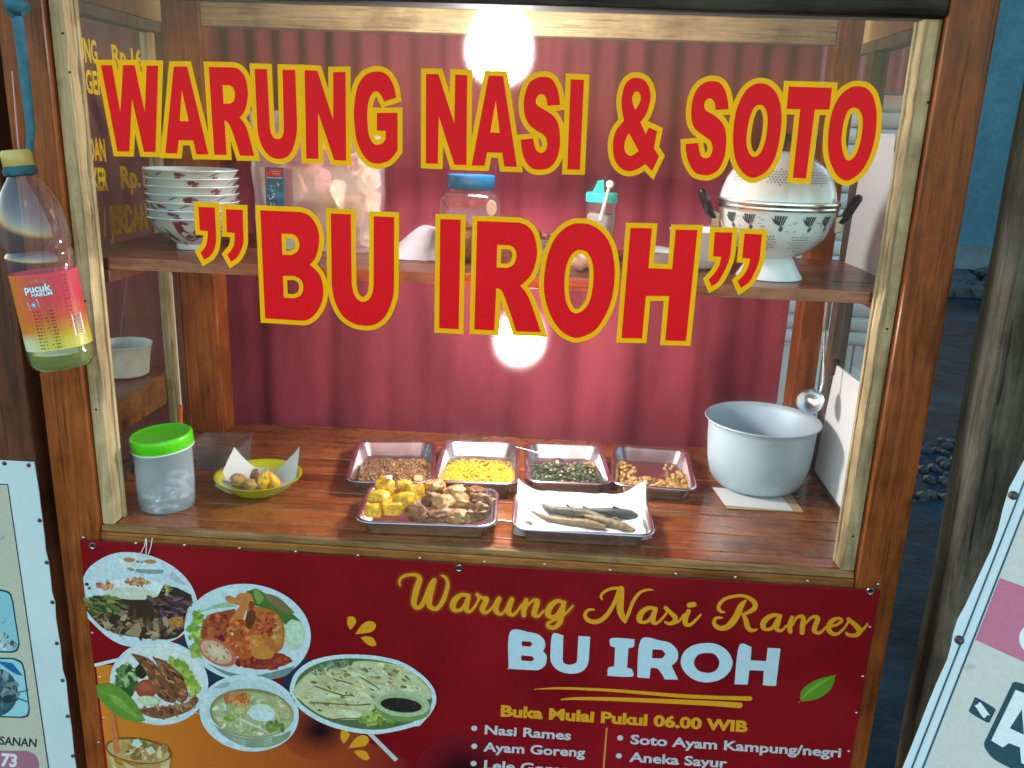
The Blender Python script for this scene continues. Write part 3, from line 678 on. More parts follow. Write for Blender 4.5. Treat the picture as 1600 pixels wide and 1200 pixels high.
# grilled fish plate
P = Print(bfn(140, 990, 5.715), 3e-5, 30)
P.ell(622, 436, 440, 378, 6, WHITE, 64); P.ell(622, 430, 405, 345, 6, (.66, .71, .7), 64)
for q in ([(480,120),(700,130),(900,200)], [(880,690),(980,710)], [(840,330),(1000,400)]): P.strokes([[(*p, 4) for p in q]], (.5, .56, .57))
scatter(P, elpoly(330, 400, 95, 125), 90, 14, 48, [(.06, .14, .04), (.14, .26, .09), (.03, .07, .02), (.3, .4, .2)])
scatter(P, [(700,210),(830,250),(1000,500),(960,560),(860,500)], 80, 18, 50, [(.34, .45, .08), (.45, .5, .12), (.24, .36, .05)])
P.ell(470, 330, 60, 70, 0, (.03, .03, .015), 20, .3); P.ell(510, 490, 95, 85, 0, (.36, .07, .04)); P.ell(505, 470, 60, 40, 0, (.42, .1, .06), 20, .2)
for q in ([(570,203),(690,250,1),(820,370,1),(885,540,1),(830,610,1),(760,560,1),(680,400,1)], [(372,170),(520,212,1),(640,330,1),(770,560,1),(735,612,1),(610,545,1),(500,330,1)], [(450,665),(650,645,1),(850,620,1),(940,545),(975,590,1),(880,690,1),(650,750,1),(490,715,1)]):
    P.spl(q, (.2, .08, .035)); scatter(P, [(p[0], p[1]) for p in q], 60, 10, 42, [(.3, .13, .06), (.1, .035, .02), (.22, .09, .04), (.4, .2, .1)], (.2, .45), .3, (10, 70))
P.strokes([[(620,650,5),(850,620,9),(940,550,6)]], (.42, .2, .09)); P.ell(535, 590, 98, 42, 8, (.44, .55, .3)); P.ell(532, 588, 84, 33, 8, (.55, .63, .4))
P.build('grilled_fish_picture', M_pic, ban)
# fried chicken plate
P = Print(bfn(280, 900, 7.227), 3e-5, 52)
P.ell(775, 638, 716, 552, 7, WHITE, 72)
P.spl([(760,170),(860,140,1),(930,165,1),(1180,330,1),(1390,520),(1290,540,1),(1220,560),(1000,380,1),(850,330)], (.07, .16, .03)); P.spl([(960,185),(1130,240,1),(1310,410),(1200,420,1),(1020,290,1)], (.2, .15, .07))
P.spl([(840,150),(900,160,1),(960,250,1),(900,320),(860,250,1)], (.18, .32, .07)); P.spl([(195,418),(400,325,1),(560,285),(650,340),(420,362,1)], (.3, .48, .28))
P.spl([(330,985),(600,1088,1),(900,1110,1),(1320,1005),(1180,1130,1),(800,1185,1),(520,1105,1)], (.16, .26, .24))
scatter(P, elpoly(220, 660, 95, 250), 100, 20, 60, [(.26, .42, .06), (.36, .52, .12), (.18, .3, .05)])
P.ell(1300, 660, 128, 172, 0, (.46, .62, .42), 40, .06); P.ell(1310, 650, 95, 130, 0, (.52, .67, .48))
P.ell(960, 955, 320, 95, -2, (.28, .035, .02), 40, .15); scatter(P, elpoly(940, 960, 300, 75), 60, 14, 50, [(.36, .06, .03), (.22, .03, .02)])
P.spl([(250,600),(330,440,1),(500,390,1),(640,360),(640,600,1),(520,740),(380,720,1),(260,700,1)], (.34, .08, .025))
P.spl([(520,240),(560,215,1),(640,240),(690,190,1),(810,190,1),(850,300),(760,380,1),(720,520),(560,520),(690,330),(560,285,1)], (.56, .2, .05))
P.spl([(780,330),(1000,360,1),(1130,440,1),(1190,580,1),(1170,800,1),(1050,860,1),(900,700),(790,580,1),(760,460,1)], (.48, .14, .035))
P.ell(735, 700, 215, 225, -10, (.46, .1, .025), 40, .12); P.spl([(800,660),(930,660),(985,760,1),(1080,860),(1040,920,1),(900,930,1),(820,880)], (.56, .22, .045))
scatter(P, elpoly(420, 560, 150, 150), 60, 12, 46, [(.36, .07, .03), (.22, .03, .02), (.44, .12, .04)]); scatter(P, elpoly(720, 680, 180, 190), 60, 12, 42, [(.52, .12, .03), (.38, .07, .02), (.6, .2, .06)])
scatter(P, elpoly(1000, 520, 150, 130), 46, 12, 46, [(.44, .07, .03), (.52, .14, .05), (.34, .05, .02)]); scatter(P, elpoly(1120, 600, 55, 180), 20, 15, 40, [(.58, .3, .09), (.5, .22, .06)])
P.ell(810, 480, 55, 110, 10, (.14, .04, .015), 30, .2); P.ell(820, 320, 32, 45, 0, (.26, .06, .02)); P.ell(605, 645, 14, 18, 0, (.75, .6, .5)); P.ell(480, 700, 40, 50, 0, (.16, .02, .02), 20, .3)
P.ell(440, 852, 232, 132, 30, (.52, .14, .07)); P.ell(425, 850, 195, 105, 30, (.6, .36, .24)); P.ell(440, 850, 120, 70, 32, (.62, .5, .34))
for a in range(8): P.ell(430+140*math.cos(a*.8)*.85, 850+80*math.sin(a*.8), 26, 12, 30+a*40, (.5, .2, .11), 10)
P.build('fried_chicken_picture', M_pic, ban)
# soup bowl
P = Print(bfn(300, 1040, 8.57), 3e-5, 80)
P.ell(771, 625, 668, 512, 8, WHITE, 72); P.ell(790, 615, 600, 440, 8, (.5, .62, .66), 64); P.spl([(290,290),(400,230,1),(500,205),(515,250,1),(420,290,1)], (.36, .42, .42))
P.spl([(300,780),(600,930,1),(900,960,1),(1200,920),(1340,850),(1290,960,1),(1100,1060,1),(880,1090,1),(680,1060,1),(430,930,1)], (.24, .3, .2))
P.spl([(540,950),(700,975,1),(730,1065),(640,1030,1)], (.32, .38, .28)); P.spl([(980,970),(1080,950),(1060,1060),(960,1075)], (.33, .39, .28))
P.ell(805, 625, 562, 328, 5, (.26, .22, .09), 64); P.ell(815, 640, 540, 300, 5, (.38, .4, .2), 64)
scatter(P, elpoly(820, 660, 480, 250), 150, 18, 60, [(.5, .55, .32), (.3, .36, .13), (.58, .62, .42), (.42, .42, .2)], (.15, .5))
scatter(P, elpoly(1160, 590, 150, 150), 40, 30, 90, [(.55, .54, .3), (.48, .46, .24)], (.1, .25), .2, (20, 60)); scatter(P, elpoly(1130, 800, 120, 70), 24, 20, 55, [(.16, .22, .05), (.26, .32, .08)])
scatter(P, elpoly(620, 440, 165, 80), 60, 18, 55, [(.56, .18, .05), (.62, .28, .1), (.5, .14, .04)]); P.ell(655, 585, 96, 68, 0, (.34, .38, .1)); P.ell(655, 585, 80, 54, 0, (.46, .48, .18))
for a in range(8): P.strokes([[(655, 585, 3), (655+70*math.cos(a*PI/4), 585+46*math.sin(a*PI/4), 5)]], (.56, .58, .3))
scatter(P, elpoly(370, 540, 75, 65), 8, 30, 60, [(.55, .62, .45)]); scatter(P, elpoly(510, 690, 80, 45), 22, 14, 40, [(.2, .32, .06), (.3, .42, .1)])
P.ell(940, 612, 178, 116, 6, (.56, .66, .54)); P.ell(945, 650, 168, 76, 6, (.55, .72, .72)); 
for i in range(12): P.strokes([[(640+i*14, 680+i*6, 12), (760+i*14, 760+i*5, 16), (900+i*12, 790+i*9, 12)]], vary((.6, .66, .48), .12))
P.build('soup_picture', M_pic, ban)
# pancake plate
P = Print(bfn(450, 1010, 6.667), 3e-5, 80)
P.spl([(22,430,1),(80,270,1),(230,150,1),(450,90,1),(680,76,1),(950,95,1),(1200,160,1),(1400,290,1),(1520,430,1),(1545,570,1),(1490,690,1),(1420,770,1),(1370,820,1),(1320,825,1),(1150,870,1),(920,906,1),(650,880,1),(380,800,1),(160,670,1),(50,540,1)], WHITE)
inner = [(68,440,1),(120,300,1),(270,190,1),(470,130,1),(700,116,1),(950,138,1),(1180,200,1),(1360,310,1),(1480,440,1),(1500,570,1),(1440,690,1),(1300,780,1),(1100,835,1),(920,860,1),(660,835,1),(400,755,1),(200,640,1),(90,530,1)]
P.spl(inner, (.1, .15, .06))
P.spl([(75,430,1),(180,300,1),(330,220,1),(540,200,1),(700,150,1),(900,150,1),(1180,200,1),(1350,310,1),(1470,440,1),(1480,540,1),(1200,560,1),(900,640,1),(820,740,1),(500,750,1),(300,680,1),(100,520,1)], (.52, .54, .3))
scatter(P, [(300,190),(560,130),(700,150),(520,230),(250,290)], 40, 16, 40, [(.08, .14, .05), (.16, .24, .12), (.22, .3, .2)])
scatter(P, [(110,420),(350,260),(620,220),(860,200),(1150,220),(1440,430),(1150,480),(880,600),(800,720),(400,700),(130,540)], 260, 25, 105, [(.56, .58, .33), (.62, .62, .38), (.46, .47, .24), (.52, .48, .24), (.58, .6, .4)], (.18, .42), .14, (5, 40))
scatter(P, [(110,420),(350,260),(620,220),(860,200),(1150,220),(1440,430),(1150,480),(880,600),(800,720),(400,700),(130,540)], 70, 8, 40, [(.2, .22, .08), (.12, .16, .05), (.34, .28, .1)], (.25, .5), .3, (0, 40))
for q in ([(280,400),(420,450),(560,495),(660,500)], [(480,330),(600,360),(680,385)], [(270,575),(450,585),(700,600),(860,590)], [(760,310),(880,380),(960,440)], [(480,750),(640,740),(800,745)]): P.strokes([[(*p, 12) for p in q]], (.13, .13, .05))
scatter(P, elpoly(940, 745, 190, 55), 60, 14, 45, [(.3, .42, .08), (.2, .32, .05), (.4, .5, .15)])
P.ell(1195, 625, 292, 145, 6, (.2, .28, .1)); P.ell(1190, 585, 290, 135, 6, (.42, .52, .3)); P.ell(1185, 585, 245, 100, 6, (.34, .42, .22)); P.ell(1182, 600, 215, 74, 6, (.025, .018, .02))
scatter(P, elpoly(1180, 600, 170, 50), 14, 5, 14, [(.08, .06, .07), (.05, .04, .04)])
P.build('pancake_picture', M_pic, ban)
# leaf and iced drink at the corner
P = Print(bfn(140, 990, 5.715), 3e-5, 70)
P.spl([(62,455),(200,440,1),(330,520,1),(430,640,1),(500,770),(400,785,1),(250,725,1),(140,630,1),(78,560)], (.13, .27, .035)); P.spl([(150,520),(260,560,1),(380,680,1),(450,760),(340,700,1),(230,620,1)], (.2, .36, .06))
P.strokes([[(80,490,4),(230,560,5),(360,670,5),(490,768,3)]], (.26, .42, .1))
P.spl([(150,1020),(250,1150,1),(430,1165,1),(640,1130,1),(735,1060),(700,1330),(200,1330)], (.46, .3, .09))
P.ell(440, 1040, 298, 112, 8, (.2, .1, .025), 48); P.ell(440, 1042, 280, 98, 8, (.52, .36, .16), 48)
scatter(P, elpoly(450, 1035, 230, 75), 44, 20, 60, [(.62, .52, .3), (.5, .3, .1), (.28, .16, .05), (.58, .6, .44), (.44, .24, .07)])
P.poly([(400,940),(440,930),(480,980),(440,1010),(390,990)], (.56, .66, .56)); P.poly([(500,1020),(560,1000),(600,1050),(540,1080)], (.58, .6, .44))
for q in ([(175,1080),(220,1100),(250,1200),(215,1200)], [(290,1130),(340,1150),(420,1200),(340,1200)], [(640,1150),(730,1110),(715,1200),(640,1200)]): P.poly(q, (.6, .48, .22))
P.spl([(185,700),(220,700),(282,1045),(250,1070,1),(225,1055)], (.6, .17, .06))
P.build('iced_drink_picture', M_pic, ban)
# rivets, eyelets and ties of the banner
def rivet(p, nrm, r, m, parent, nm='rivet'):
    mb = MB(); q = nrm.to_track_quat('Z', 'Y').to_matrix()
    mb.lathe([(r, 0), (r*.9, r*.3), (r*.55, r*.55), (.00001, r*.65)], p, 10, q); return mb.build(nm, m, parent, smooth=True)
NF = Vector((0, -1, 0))
for x, y in ((130,840),(212,849),(288,852),(374,857),(462,862),(559,868),(656,872),(757,878),(851,882),(953,891),(1056,897),(1149,902),(1262,908),(1372,913),(1359,980),(1348,1057),(1338,1114),(1326,1174),(144,989),(156,1058),(162,1122),(154,1160)):
    rivet(at(x, y, 'y', BY-.0016), NF, .0028, M_rivet, ban)
for x, y in ((145,853),(717,888),(1360,924)):
    c = at(x, y, 'y', BY-.002); mb = MB(); mb.lathe([(.0072, 0), (.0068, .0016), (.0052, .002), (.0036, .0012), (.0034, 0)], c, 24, NF.to_track_quat('Z', 'Y').to_matrix())
    mb.build('eyelet', M_rivet, ban, smooth=True)
    mb = MB(); mb.lathe([(.0034, .0003), (.00001, .0003)], c, 16, NF.to_track_quat('Z', 'Y').to_matrix()); mb.build('eyelet_hole', plain('dark_hole', (.01, .008, .008), .9), ban)
mb = MB()
for q in ([(228,841),(226,853),(219,866),(212,875)], [(228,841),(229,853),(228,866),(226,872)], [(238,841),(236,853),(232,866)], [(215,873),(205,882),(196,888)], [(222,874),(214,886),(207,896)]):
    mb.tube([at(x, y, 'y', BY-.0075) for x, y in q], .0008, 6)
solo(mb, 'string', plain('white_string', (.75, .75, .76), .7), 'thin white string ends hanging over the top edge of the maroon banner', 'string', smooth=True)

# ------------------------------------------------------------------ neighbouring banners
LBY = -.03
lb = thing('white_banner', 'white banner with scalloped edge on the post at far left', 'banner', (-.2, LBY, .3))
edge = [(53,722),(57,745),(61,770),(63,790),(66,812),(69,835),(71,858),(76,880),(79,905),(81,925),(86,942),(87,965),(90,985),(94,1008),(96,1030),(98,1048),(103,1064),(105,1085),(107,1105),(109,1120),(112,1140),(114,1162),(116,1182),(119,1200),(124,1240),(130,1300)]
pts = [at(x, y, 'y', LBY) for x, y in [(-260, 716), (0, 719)]+edge+[(-220, 1300)]]
mb = MB(); n = len(pts); mb.add([(p.x, LBY, p.z) for p in pts]+[(p.x, LBY+.0015, p.z) for p in pts], [tuple(range(n)), tuple(range(2*n-1, n-1, -1))]+[(i, (i+1) % n, n+(i+1) % n, n+i) for i in range(n)])
mb.build('vinyl_sheet', M_whitepvc, lb)
P = Print(lambda x, y, l: at(x, y, 'y', LBY-.0004)+Vector((0, -l, 0)), 4e-5)
CREAM = (.5, .5, .4)
P.poly([(-255, 752), (12, 757), (76, 1200), (88, 1290), (-210, 1290)], CREAM)
P.strokes([[(-255,752,1.6),(12,757,1.6)], [(12,757,1.6),(76,1200,2)], [(76,1200,2),(88,1290,2)]], (.03, .05, .07))
for q, c2 in (([(-150,918),(4,921),(16,926,1),(21,940),(31,1006),(27,1017,1),(16,1020),(-150,1016)], 0), ([(-150,1022),(22,1028),(34,1034,1),(39,1046),(47,1108),(44,1119,1),(34,1122),(-150,1116)], 1)):
    P.spl(q, (.01, .05, .08)); cx = sum(p[0] for p in q)/len(q); cy = sum(p[1] for p in q)/len(q)
    P.spl([(cx+(p[0]-cx)*.975-1, cy+(p[1]-cy)*.95, *p[2:]) for p in q], (.25, .52, .6) if c2 == 0 else (.3, .58, .66))
    if c2 == 0:
        scatter(P, [(-20,990),(0,985),(26,1003),(24,1014),(-20,1012)], 50, 2, 5, [(.2, .22, .24), (.4, .42, .44), (.1, .12, .14), (.5, .5, .5)])
        scatter(P, [(-20,935),(5,940),(20,980),(-20,975)], 18, 1, 3, [(.4, .62, .7), (.2, .45, .55)])
    else:
        P.ell(-8, 1082, 36, 38, 10, (.03, .08, .11)); scatter(P, elpoly(-6, 1082, 32, 33), 80, 3, 11, [(.05, .12, .15), (.12, .2, .22), (.03, .06, .08), (.2, .27, .28)])
        P.spl([(-5,1032),(20,1036),(36,1056),(20,1050,1)], (.02, .14, .3)); P.strokes([[(28,1082,2),(44,1078,2)], [(26,1090,2),(42,1096,2)]], (.03, .1, .14))
P.text('SANAN', (-1, 1163), (57, 1167), 12.5, (.03, .04, .05), .03)
P.spl([(-80,1172),(42,1173),(56,1180,1),(61,1194,1),(58,1212,1),(44,1222),(-80,1222)], (.36, .15, .22)); P.text('73', (1, 1196), (26, 1198), 19, (.72, .72, .76), .04)
P.strokes([[(-10,840,4),(6,841,4)], [(0,843,3),(6,838,3)]], (.36, .37, .33))
P.build('printed_lettering', M_ink, lb)
for x, y in ((7,724),(45,727),(62,813),(73,879),(82,941),(89,1005),(98,1063),(106,1119),(114,1181),(122,1240)):
    rivet(at(x, y, 'y', LBY), NF, .0042, M_rivetdark, lb)

RP = Vector((1.402, -.35, .983)); th_ = math.radians(44); al_ = math.radians(-28)
hh = Vector((math.cos(th_), -math.sin(th_), 0)); nn0 = Vector((-math.sin(th_), -math.cos(th_), 0)); vv0 = Vector((0, 0, 1))*math.cos(al_)+nn0*math.sin(al_)
RN = hh.cross(vv0); RN = RN if RN.y < 0 else -RN
rb = thing('white_banner', 'white banner with pink stripe leaning at the lower right corner', 'banner', RP)
redge = [(1640,640),(1600,719),(1577,762),(1567,795),(1560,825),(1549,858),(1537,883),(1522,916),(1508,946),(1496,968),(1489,990),(1486,1008),(1480,1030),(1471,1050),(1462,1070),(1449,1102),(1437,1133),(1424,1166),(1410,1200),(1395,1240),(1374,1290)]
pts = [atp(x, y, RP, RN) for x, y in redge+[(1760, 1400), (1960, 900)]]
mb = MB(); n = len(pts); mb.add([p for p in pts]+[p-RN*.0015 for p in pts], [tuple(range(n)), tuple(range(2*n-1, n-1, -1))]+[(i, (i+1) % n, n+(i+1) % n, n+i) for i in range(n)])
mb.build('vinyl_sheet', M_whitepvc, rb)
P = Print(lambda x, y, l: atp(x, y, RP, RN)+RN*(.0004+l), 4e-5)
P.poly([(1611, 770), (1930, 880), (1760, 1380), (1412, 1270)], (.56, .57, .52))
P.poly([(1562,903),(1930,1035),(1888,1165),(1524,1000)], (.5, .16, .24)); P.ell(1622, 1000, 30, 26, 20, (.75, .78, .8)); P.ell(1632, 1000, 22, 16, 20, (.5, .16, .24))
P.soft(1515, 1042, 14, 9, 0, (.44, .43, .37), (.56, .57, .52))
P.strokes([[(1640,652,2.6),(1600,754,2.8),(1425,1200,3.2),(1395,1276,3.2)], [(1611,770,3),(1442,1200,3.4),(1412,1276,3.4)]], (.03, .09, .11))
def rsq(cx, cy, sx, sy, sk, c): P.spl([(cx-sx+sk, cy-sy), (cx-sx+sk+4, cy-sy-3, 1), (cx+sx-4+sk, cy-sy+12, 1), (cx+sx+sk, cy-sy+17), (cx+sx-sk, cy+sy+4), (cx+sx-5-sk, cy+sy+8, 1), (cx-sx+4-sk, cy+sy-6, 1), (cx-sx-sk, cy+sy-11)], c)
rsq(1535, 1107, 17, 14, 4, (.015, .06, .08)); rsq(1535, 1107, 9.5, 6.5, 2.5, (.7, .76, .78))
P.spl([(1580,1072),(1590,1066,1),(1640,1084),(1660,1260),(1600,1210),(1556,1188,1),(1540,1170,1),(1538,1160)], (.015, .06, .08))
P.poly([(1549,1157),(1587,1078),(1625,1092),(1640,1215),(1596,1192),(1594,1168),(1577,1161),(1567,1168)], (.7, .76, .78)); P.poly([(1578,1138),(1597,1108),(1600,1148)], (.015, .06, .08))
P.build('printed_lettering', M_ink, rb)
for x, y in ((1583,774),(1499,1000)): rivet(atp(x, y, RP, RN), RN, .0065, M_rivetdark, rb)

# ------------------------------------------------------------------ lamps
M_bulb_up = emit('lit_bulb_glass', (1, .97, .93), BULB_UP); M_bulb_low = emit('lit_bulb_glass_low', (1, .95, .9), BULB_LOW)
M_socket = plain('pale_blue_plastic', (.42, .6, .68), .35, 0, .05, 10); M_cord = plain('dark_cable', (.03, .03, .035), .5)
def bulb(c, r, m, top, label):
    t = thing('light_bulb', label, 'light bulb', c, 'bulbs lighting the cart'); c = Vector(c)
    mb = MB(); pr = [(.00001, -r)]+[(r*math.sin(a*PI/16), -r*math.cos(a*PI/16)) for a in range(1, 10)]+[(r*.95, r*.36), (r*.86, r*.6), (r*.72, r*.86), (r*.58, r*1.1)]
    mb.lathe(pr, c, 28); mb.build('glass_globe', m, t, smooth=True)
    mb = MB(); mb.lathe([(r*.585, r*1.1), (r*.5, r*1.3), (r*.38, r*1.5), (r*.36, r*1.55)], c, 28); mb.build('bulb_neck', M_porcelain, t, smooth=True)
    mb = MB(); mb.lathe([(r*.34, r*1.45), (r*.42, r*1.5), (r*.42, r*2.1), (r*.3, r*2.25), (.004, r*2.3)], c, 24); mb.build('socket', M_socket, t, smooth=True)
    mb = MB(); mb.tube([c+Vector((0, 0, r*2.28)), c+Vector((0, 0, top-c.z))], .0035, 8); mb.build('cord', M_cord, t, smooth=True)
cu = at(780, 80, 'y', .2); cl_ = at(812, 532, 'y', .24)
bulb(cu, .054, M_bulb_up, 1.951, 'large lit bulb glowing at the top centre, under the pale back beam')  # globe made oversized so that it also fills the glare around it
bulb(cl_, .04, M_bulb_low, 1.3655, 'smaller lit bulb glowing in the middle, just under the shelf')

# ------------------------------------------------------------------ curtain at the back
m, n, l, b = mat('red_cloth'); v = mapping(n, l, (1, 1, .35), rnd=False)
c = ramp(n, l, noise_tex(n, l, v, 7, 5), [(.3, (.115, .012, .022)), (.7, (.225, .031, .045))]); l.new(c, b.inputs['Base Color'])
b.inputs['Roughness'].default_value = .75; b.inputs['Sheen Weight'].default_value = .04; b.inputs['Specular IOR Level'].default_value = .15
bump(n, l, b, noise_tex(n, l, v, 220, 2), .12, .001)
M_cloth = m
def curtain(x0, x1, yf, z0, z1, name, label, seed, fold=1.0, mt=None):
    mb = MB()
    def fn(u, w):
        x = x0+(x1-x0)*u; z = z0+(z1-z0)*w; k = (.06+.94*max(0, (w-.25)/.75)**1.4)
        p = x*2*PI/.062+1.2*noise.noise(Vector((x*5, z*.7, seed))); y = .010*k*math.sin(p)*fold
        y += .022*noise.noise(Vector((x*4.5, z*.8, seed+9)))+.008*noise.noise(Vector((x*11, z*2, seed+3)))+.014*(1-w)*math.sin(x*2*PI/.21+.7+noise.noise(Vector((x*3, 0, 2))))*fold
        cr = x/.155+.35*noise.noise(Vector((x*2, z*.5, seed+20))); y += (.004+.008*(.5+.5*noise.noise(Vector((math.floor(cr)*3.3, 0, seed)))))*(1-.75*w)*(.5+.5*math.cos(PI*min(1, abs((cr % 1)-.5)/.24)))*fold
        return Vector((x, yf(x)+y, z))
    mb.grid(fn, int((x1-x0)/.007), 30); return solo(mb, name, mt or M_cloth, label, 'curtain', smooth=True, loc=((x0+x1)/2, yf((x0+x1)/2), z0))
curtain(-.05, 1.36, lambda x: .615+.03*x, .86, 1.86, 'curtain', 'dusky red curtain hanging in folds across the back of the cart', 1)

# ------------------------------------------------------------------ trays and food on the counter
def rrect(cx, cy, hx, hy, r, z, rot=0, n=6):
    pts = []; ca, sa = math.cos(rot), math.sin(rot); r = min(r, hx*.99, hy*.99)
    for (sx, sy, a0) in ((1, 1, 0), (-1, 1, PI/2), (-1, -1, PI), (1, -1, 1.5*PI)):
        for k in range(n+1):
            a = a0+PI/2*k/n; x = sx*(hx-r)+r*math.cos(a); y = sy*(hy-r)+r*math.sin(a)
            pts.append(Vector((cx+x*ca-y*sa, cy+x*sa+y*ca, z)))
    return pts
class Tray: pass
TR = {}
def tray(key, px, label, h=.034):
    FL, FR, BR, BL = [at(x, y, 'z', Zc+h) for x, y in px]
    c = (FL+FR+BR+BL)/4; ux = ((FR-FL)+(BR-BL))/2; uy = ((BL-FL)+(BR-FR))/2
    T = Tray(); T.c = c; T.rot = math.atan2(ux.y, ux.x); T.hx = ux.length/2-.001; T.hy = uy.length/2-.001; T.z = Zc+.004; T.h = h
    mb = MB(); prof = [(.020, .0012), (.0175, .003), (.010, h-.006), (.0005, h-.004), (-.0012, h-.002), (0, h), (.003, h+.0006), (.007, h-.0015), (.0095, h-.004), (.019, .0045), (.0225, .0022)]
    mb.rings([rrect(c.x, c.y, T.hx-i, T.hy-i, .03-i*.6, Zc+z, T.rot) for i, z in prof], True, True)
    o = solo(mb, 'food_tray', M_steel, label, 'tray', 'steel food trays on the counter', loc=(c.x, c.y, Zc), smooth=True)
    TR[key] = T
    ca, sa = math.cos(T.rot), math.sin(T.rot)
    T.p = lambda u, w, z: Vector((c.x+(u*T.hx)*ca-(w*T.hy)*sa, c.y+(u*T.hx)*sa+(w*T.hy)*ca, z))
    return T
tray('A', [(535,752),(681,753),(680,688),(560,687)], 'steel tray of brown fried noodles, leftmost of the back row')
tray('B', [(679,751),(815,757),(809,690),(690,686)], 'steel tray of shredded yellow vegetables, second from left in the back row')
tray('C', [(815,752),(955,756),(944,694),(824,690)], 'steel tray of dark chopped greens, third from left in the back row')
tray('D', [(954,755),(1093,768),(1074,701),(957,694)], 'steel tray of small golden tempeh chunks, rightmost of the back row')
tray('E', [(558,814),(776,824),(780,762),(571,756)], 'steel tray of yellow tofu and brown fritters in the front row')
tray('F', [(799,826),(1022,838),(1014,776),(804,765)], 'steel tray lined with white paper and fish in the front row')
fr = random.Random(21)
def food(name, hexcols, rough=.5):
    return plain(name, hexcols, rough, 0, .5, 140, .9)
M_noodle = food('brown_noodles', (.3, .15, .06), .4); M_noodle2 = food('dark_noodles', (.2, .09, .035), .4)
M_carrot = food('carrot', (.62, .22, .06)); M_cracker = food('pale_cracker', (.55, .38, .22))
M_yveg = food('yellow_shreds', (.66, .4, .015), .42); M_yveg2 = food('yellow_green_shreds', (.5, .38, .03), .42)
M_greens = food('dark_green_leaves', (.028, .045, .015), .45); M_greens2 = food('grey_green_leaves', (.085, .1, .055), .5); M_bean = food('pale_beans', (.45, .36, .2))
M_tempeh = food('golden_tempeh', (.48, .27, .08), .45); M_brownbit = food('brown_bits', (.16, .07, .03), .5)
M_tofu = food('yellow_tofu', (.72, .35, .018), .5); M_fritter = food('brown_fritter', (.4, .2, .065), .55); M_meat = food('dark_fritter', (.21, .09, .035), .5)
M_fish = food('dried_fish_skin', (.1, .08, .05), .5); M_fish2 = food('dried_fish_belly', (.2, .135, .06), .5); M_fish3 = food('dark_fish_skin', (.045, .042, .036), .45)
def heap(T, u0, u1, w0, w1, hgt):
    def top(u, w):
        a = max(0, 1-abs((u-(u0+u1)/2)/((u1-u0)/2))**3); b_ = max(0, 1-abs((w-(w0+w1)/2)/((w1-w0)/2))**3)
        return T.z+hgt*a*b_*(.7+.5*noise.noise(Vector((u*3, w*3, hgt*100))))
    return top
def base_mass(T, u0, u1, w0, w1, top, mb, mi=0):
    mb.grid(lambda a, b_: T.p(u0+(u1-u0)*a, w0+(w1-w0)*b_, max(T.z-.001, top(u0+(u1-u0)*a, w0+(w1-w0)*b_)-.003)), 14, 10, mi)
def strands(T, u0, u1, w0, w1, top, n, r, L, mb, mi, curl=1.0, lift=.004):
    for i in range(n):
        u = fr.uniform(u0, u1); w = fr.uniform(w0, w1); a = fr.uniform(0, 2*PI); pts = []; k = fr.uniform(-1, 1)*curl
        for j in range(7):
            uu = max(u0, min(u1, u)); ww = max(w0, min(w1, w)); pts.append(T.p(uu, ww, top(uu, ww)+r+abs(math.sin(j*1.1+i))*lift*fr.uniform(.3, 1)))
            a += k*.6+fr.uniform(-.3, .3)*curl; u += math.cos(a)*L/6/T.hx; w += math.sin(a)*L/6/T.hy
        mb.tube(pts, r, 5, mi)
def stuff(mb, name, mats, label, smooth=True):
    o = solo(mb, name, mats, label, None, smooth=smooth); o['kind'] = 'stuff'; return o
T = TR['A']; tp = heap(T, -.82, .88, -.9, .42, .02); mb = MB(); base_mass(T, -.74, .82, -.78, .3, tp, mb, 1)
strands(T, -.74, .82, -.8, .34, tp, 260, .0013, .05, mb, 0, 1.4, .012); strands(T, -.74, .82, -.8, .34, tp, 150, .0013, .045, mb, 1, 1.4, .012)
stuff(mb, 'noodles', [M_noodle, M_noodle2], 'tangle of brown fried noodles filling the leftmost back tray')
mb = MB(); p = T.p(.62, -.62, tp(.62, -.62)+.008); mb.lathe([(.00001, .004), (.009, .004), (.0105, .002), (.0105, -.002), (.009, -.004), (.00001, -.004)], p, 14, RX(35)@RY(15))
solo(mb, 'carrot_slice', M_carrot, 'orange carrot slice lying on the brown noodles', 'carrot', smooth=True)
mb = MB(); mb.blob(T.p(.25, -.72, tp(.25, -.7)+.005), (.013, .007, .004), 3, .3); solo(mb, 'cracker', M_cracker, 'pale crumb of cracker at the front of the brown noodles', 'cracker', smooth=True)
T = TR['B']; tp = heap(T, -.85, .85, -.86, .5, .02); mb = MB(); base_mass(T, -.8, .82, -.78, .45, tp, mb, 0)
strands(T, -.78, .8, -.77, .38, tp, 330, .0015, .016, mb, 0, .7, .006); strands(T, -.78, .8, -.77, .4, tp, 90, .0014, .018, mb, 1, .7, .006); strands(T, -.78, .8, .15, .5, tp, 60, .0014, .018, mb, 2, .7, .006); strands(T, .5, .8, .1, .45, tp, 40, .002, .012, mb, 3, .7, .006); strands(T, -.7, .75, -.7, .3, tp, 14, .0016, .014, mb, 3, .7, .006)
stuff(mb, 'shredded_vegetables', [M_yveg, M_yveg2, M_greens, M_brownbit], 'heap of shredded yellow vegetables with green bits in a back tray')
T = TR['C']; tp = heap(T, -.85, .88, -.86, .5, .018); mb = MB(); base_mass(T, -.8, .84, -.78, .45, tp, mb, 0)
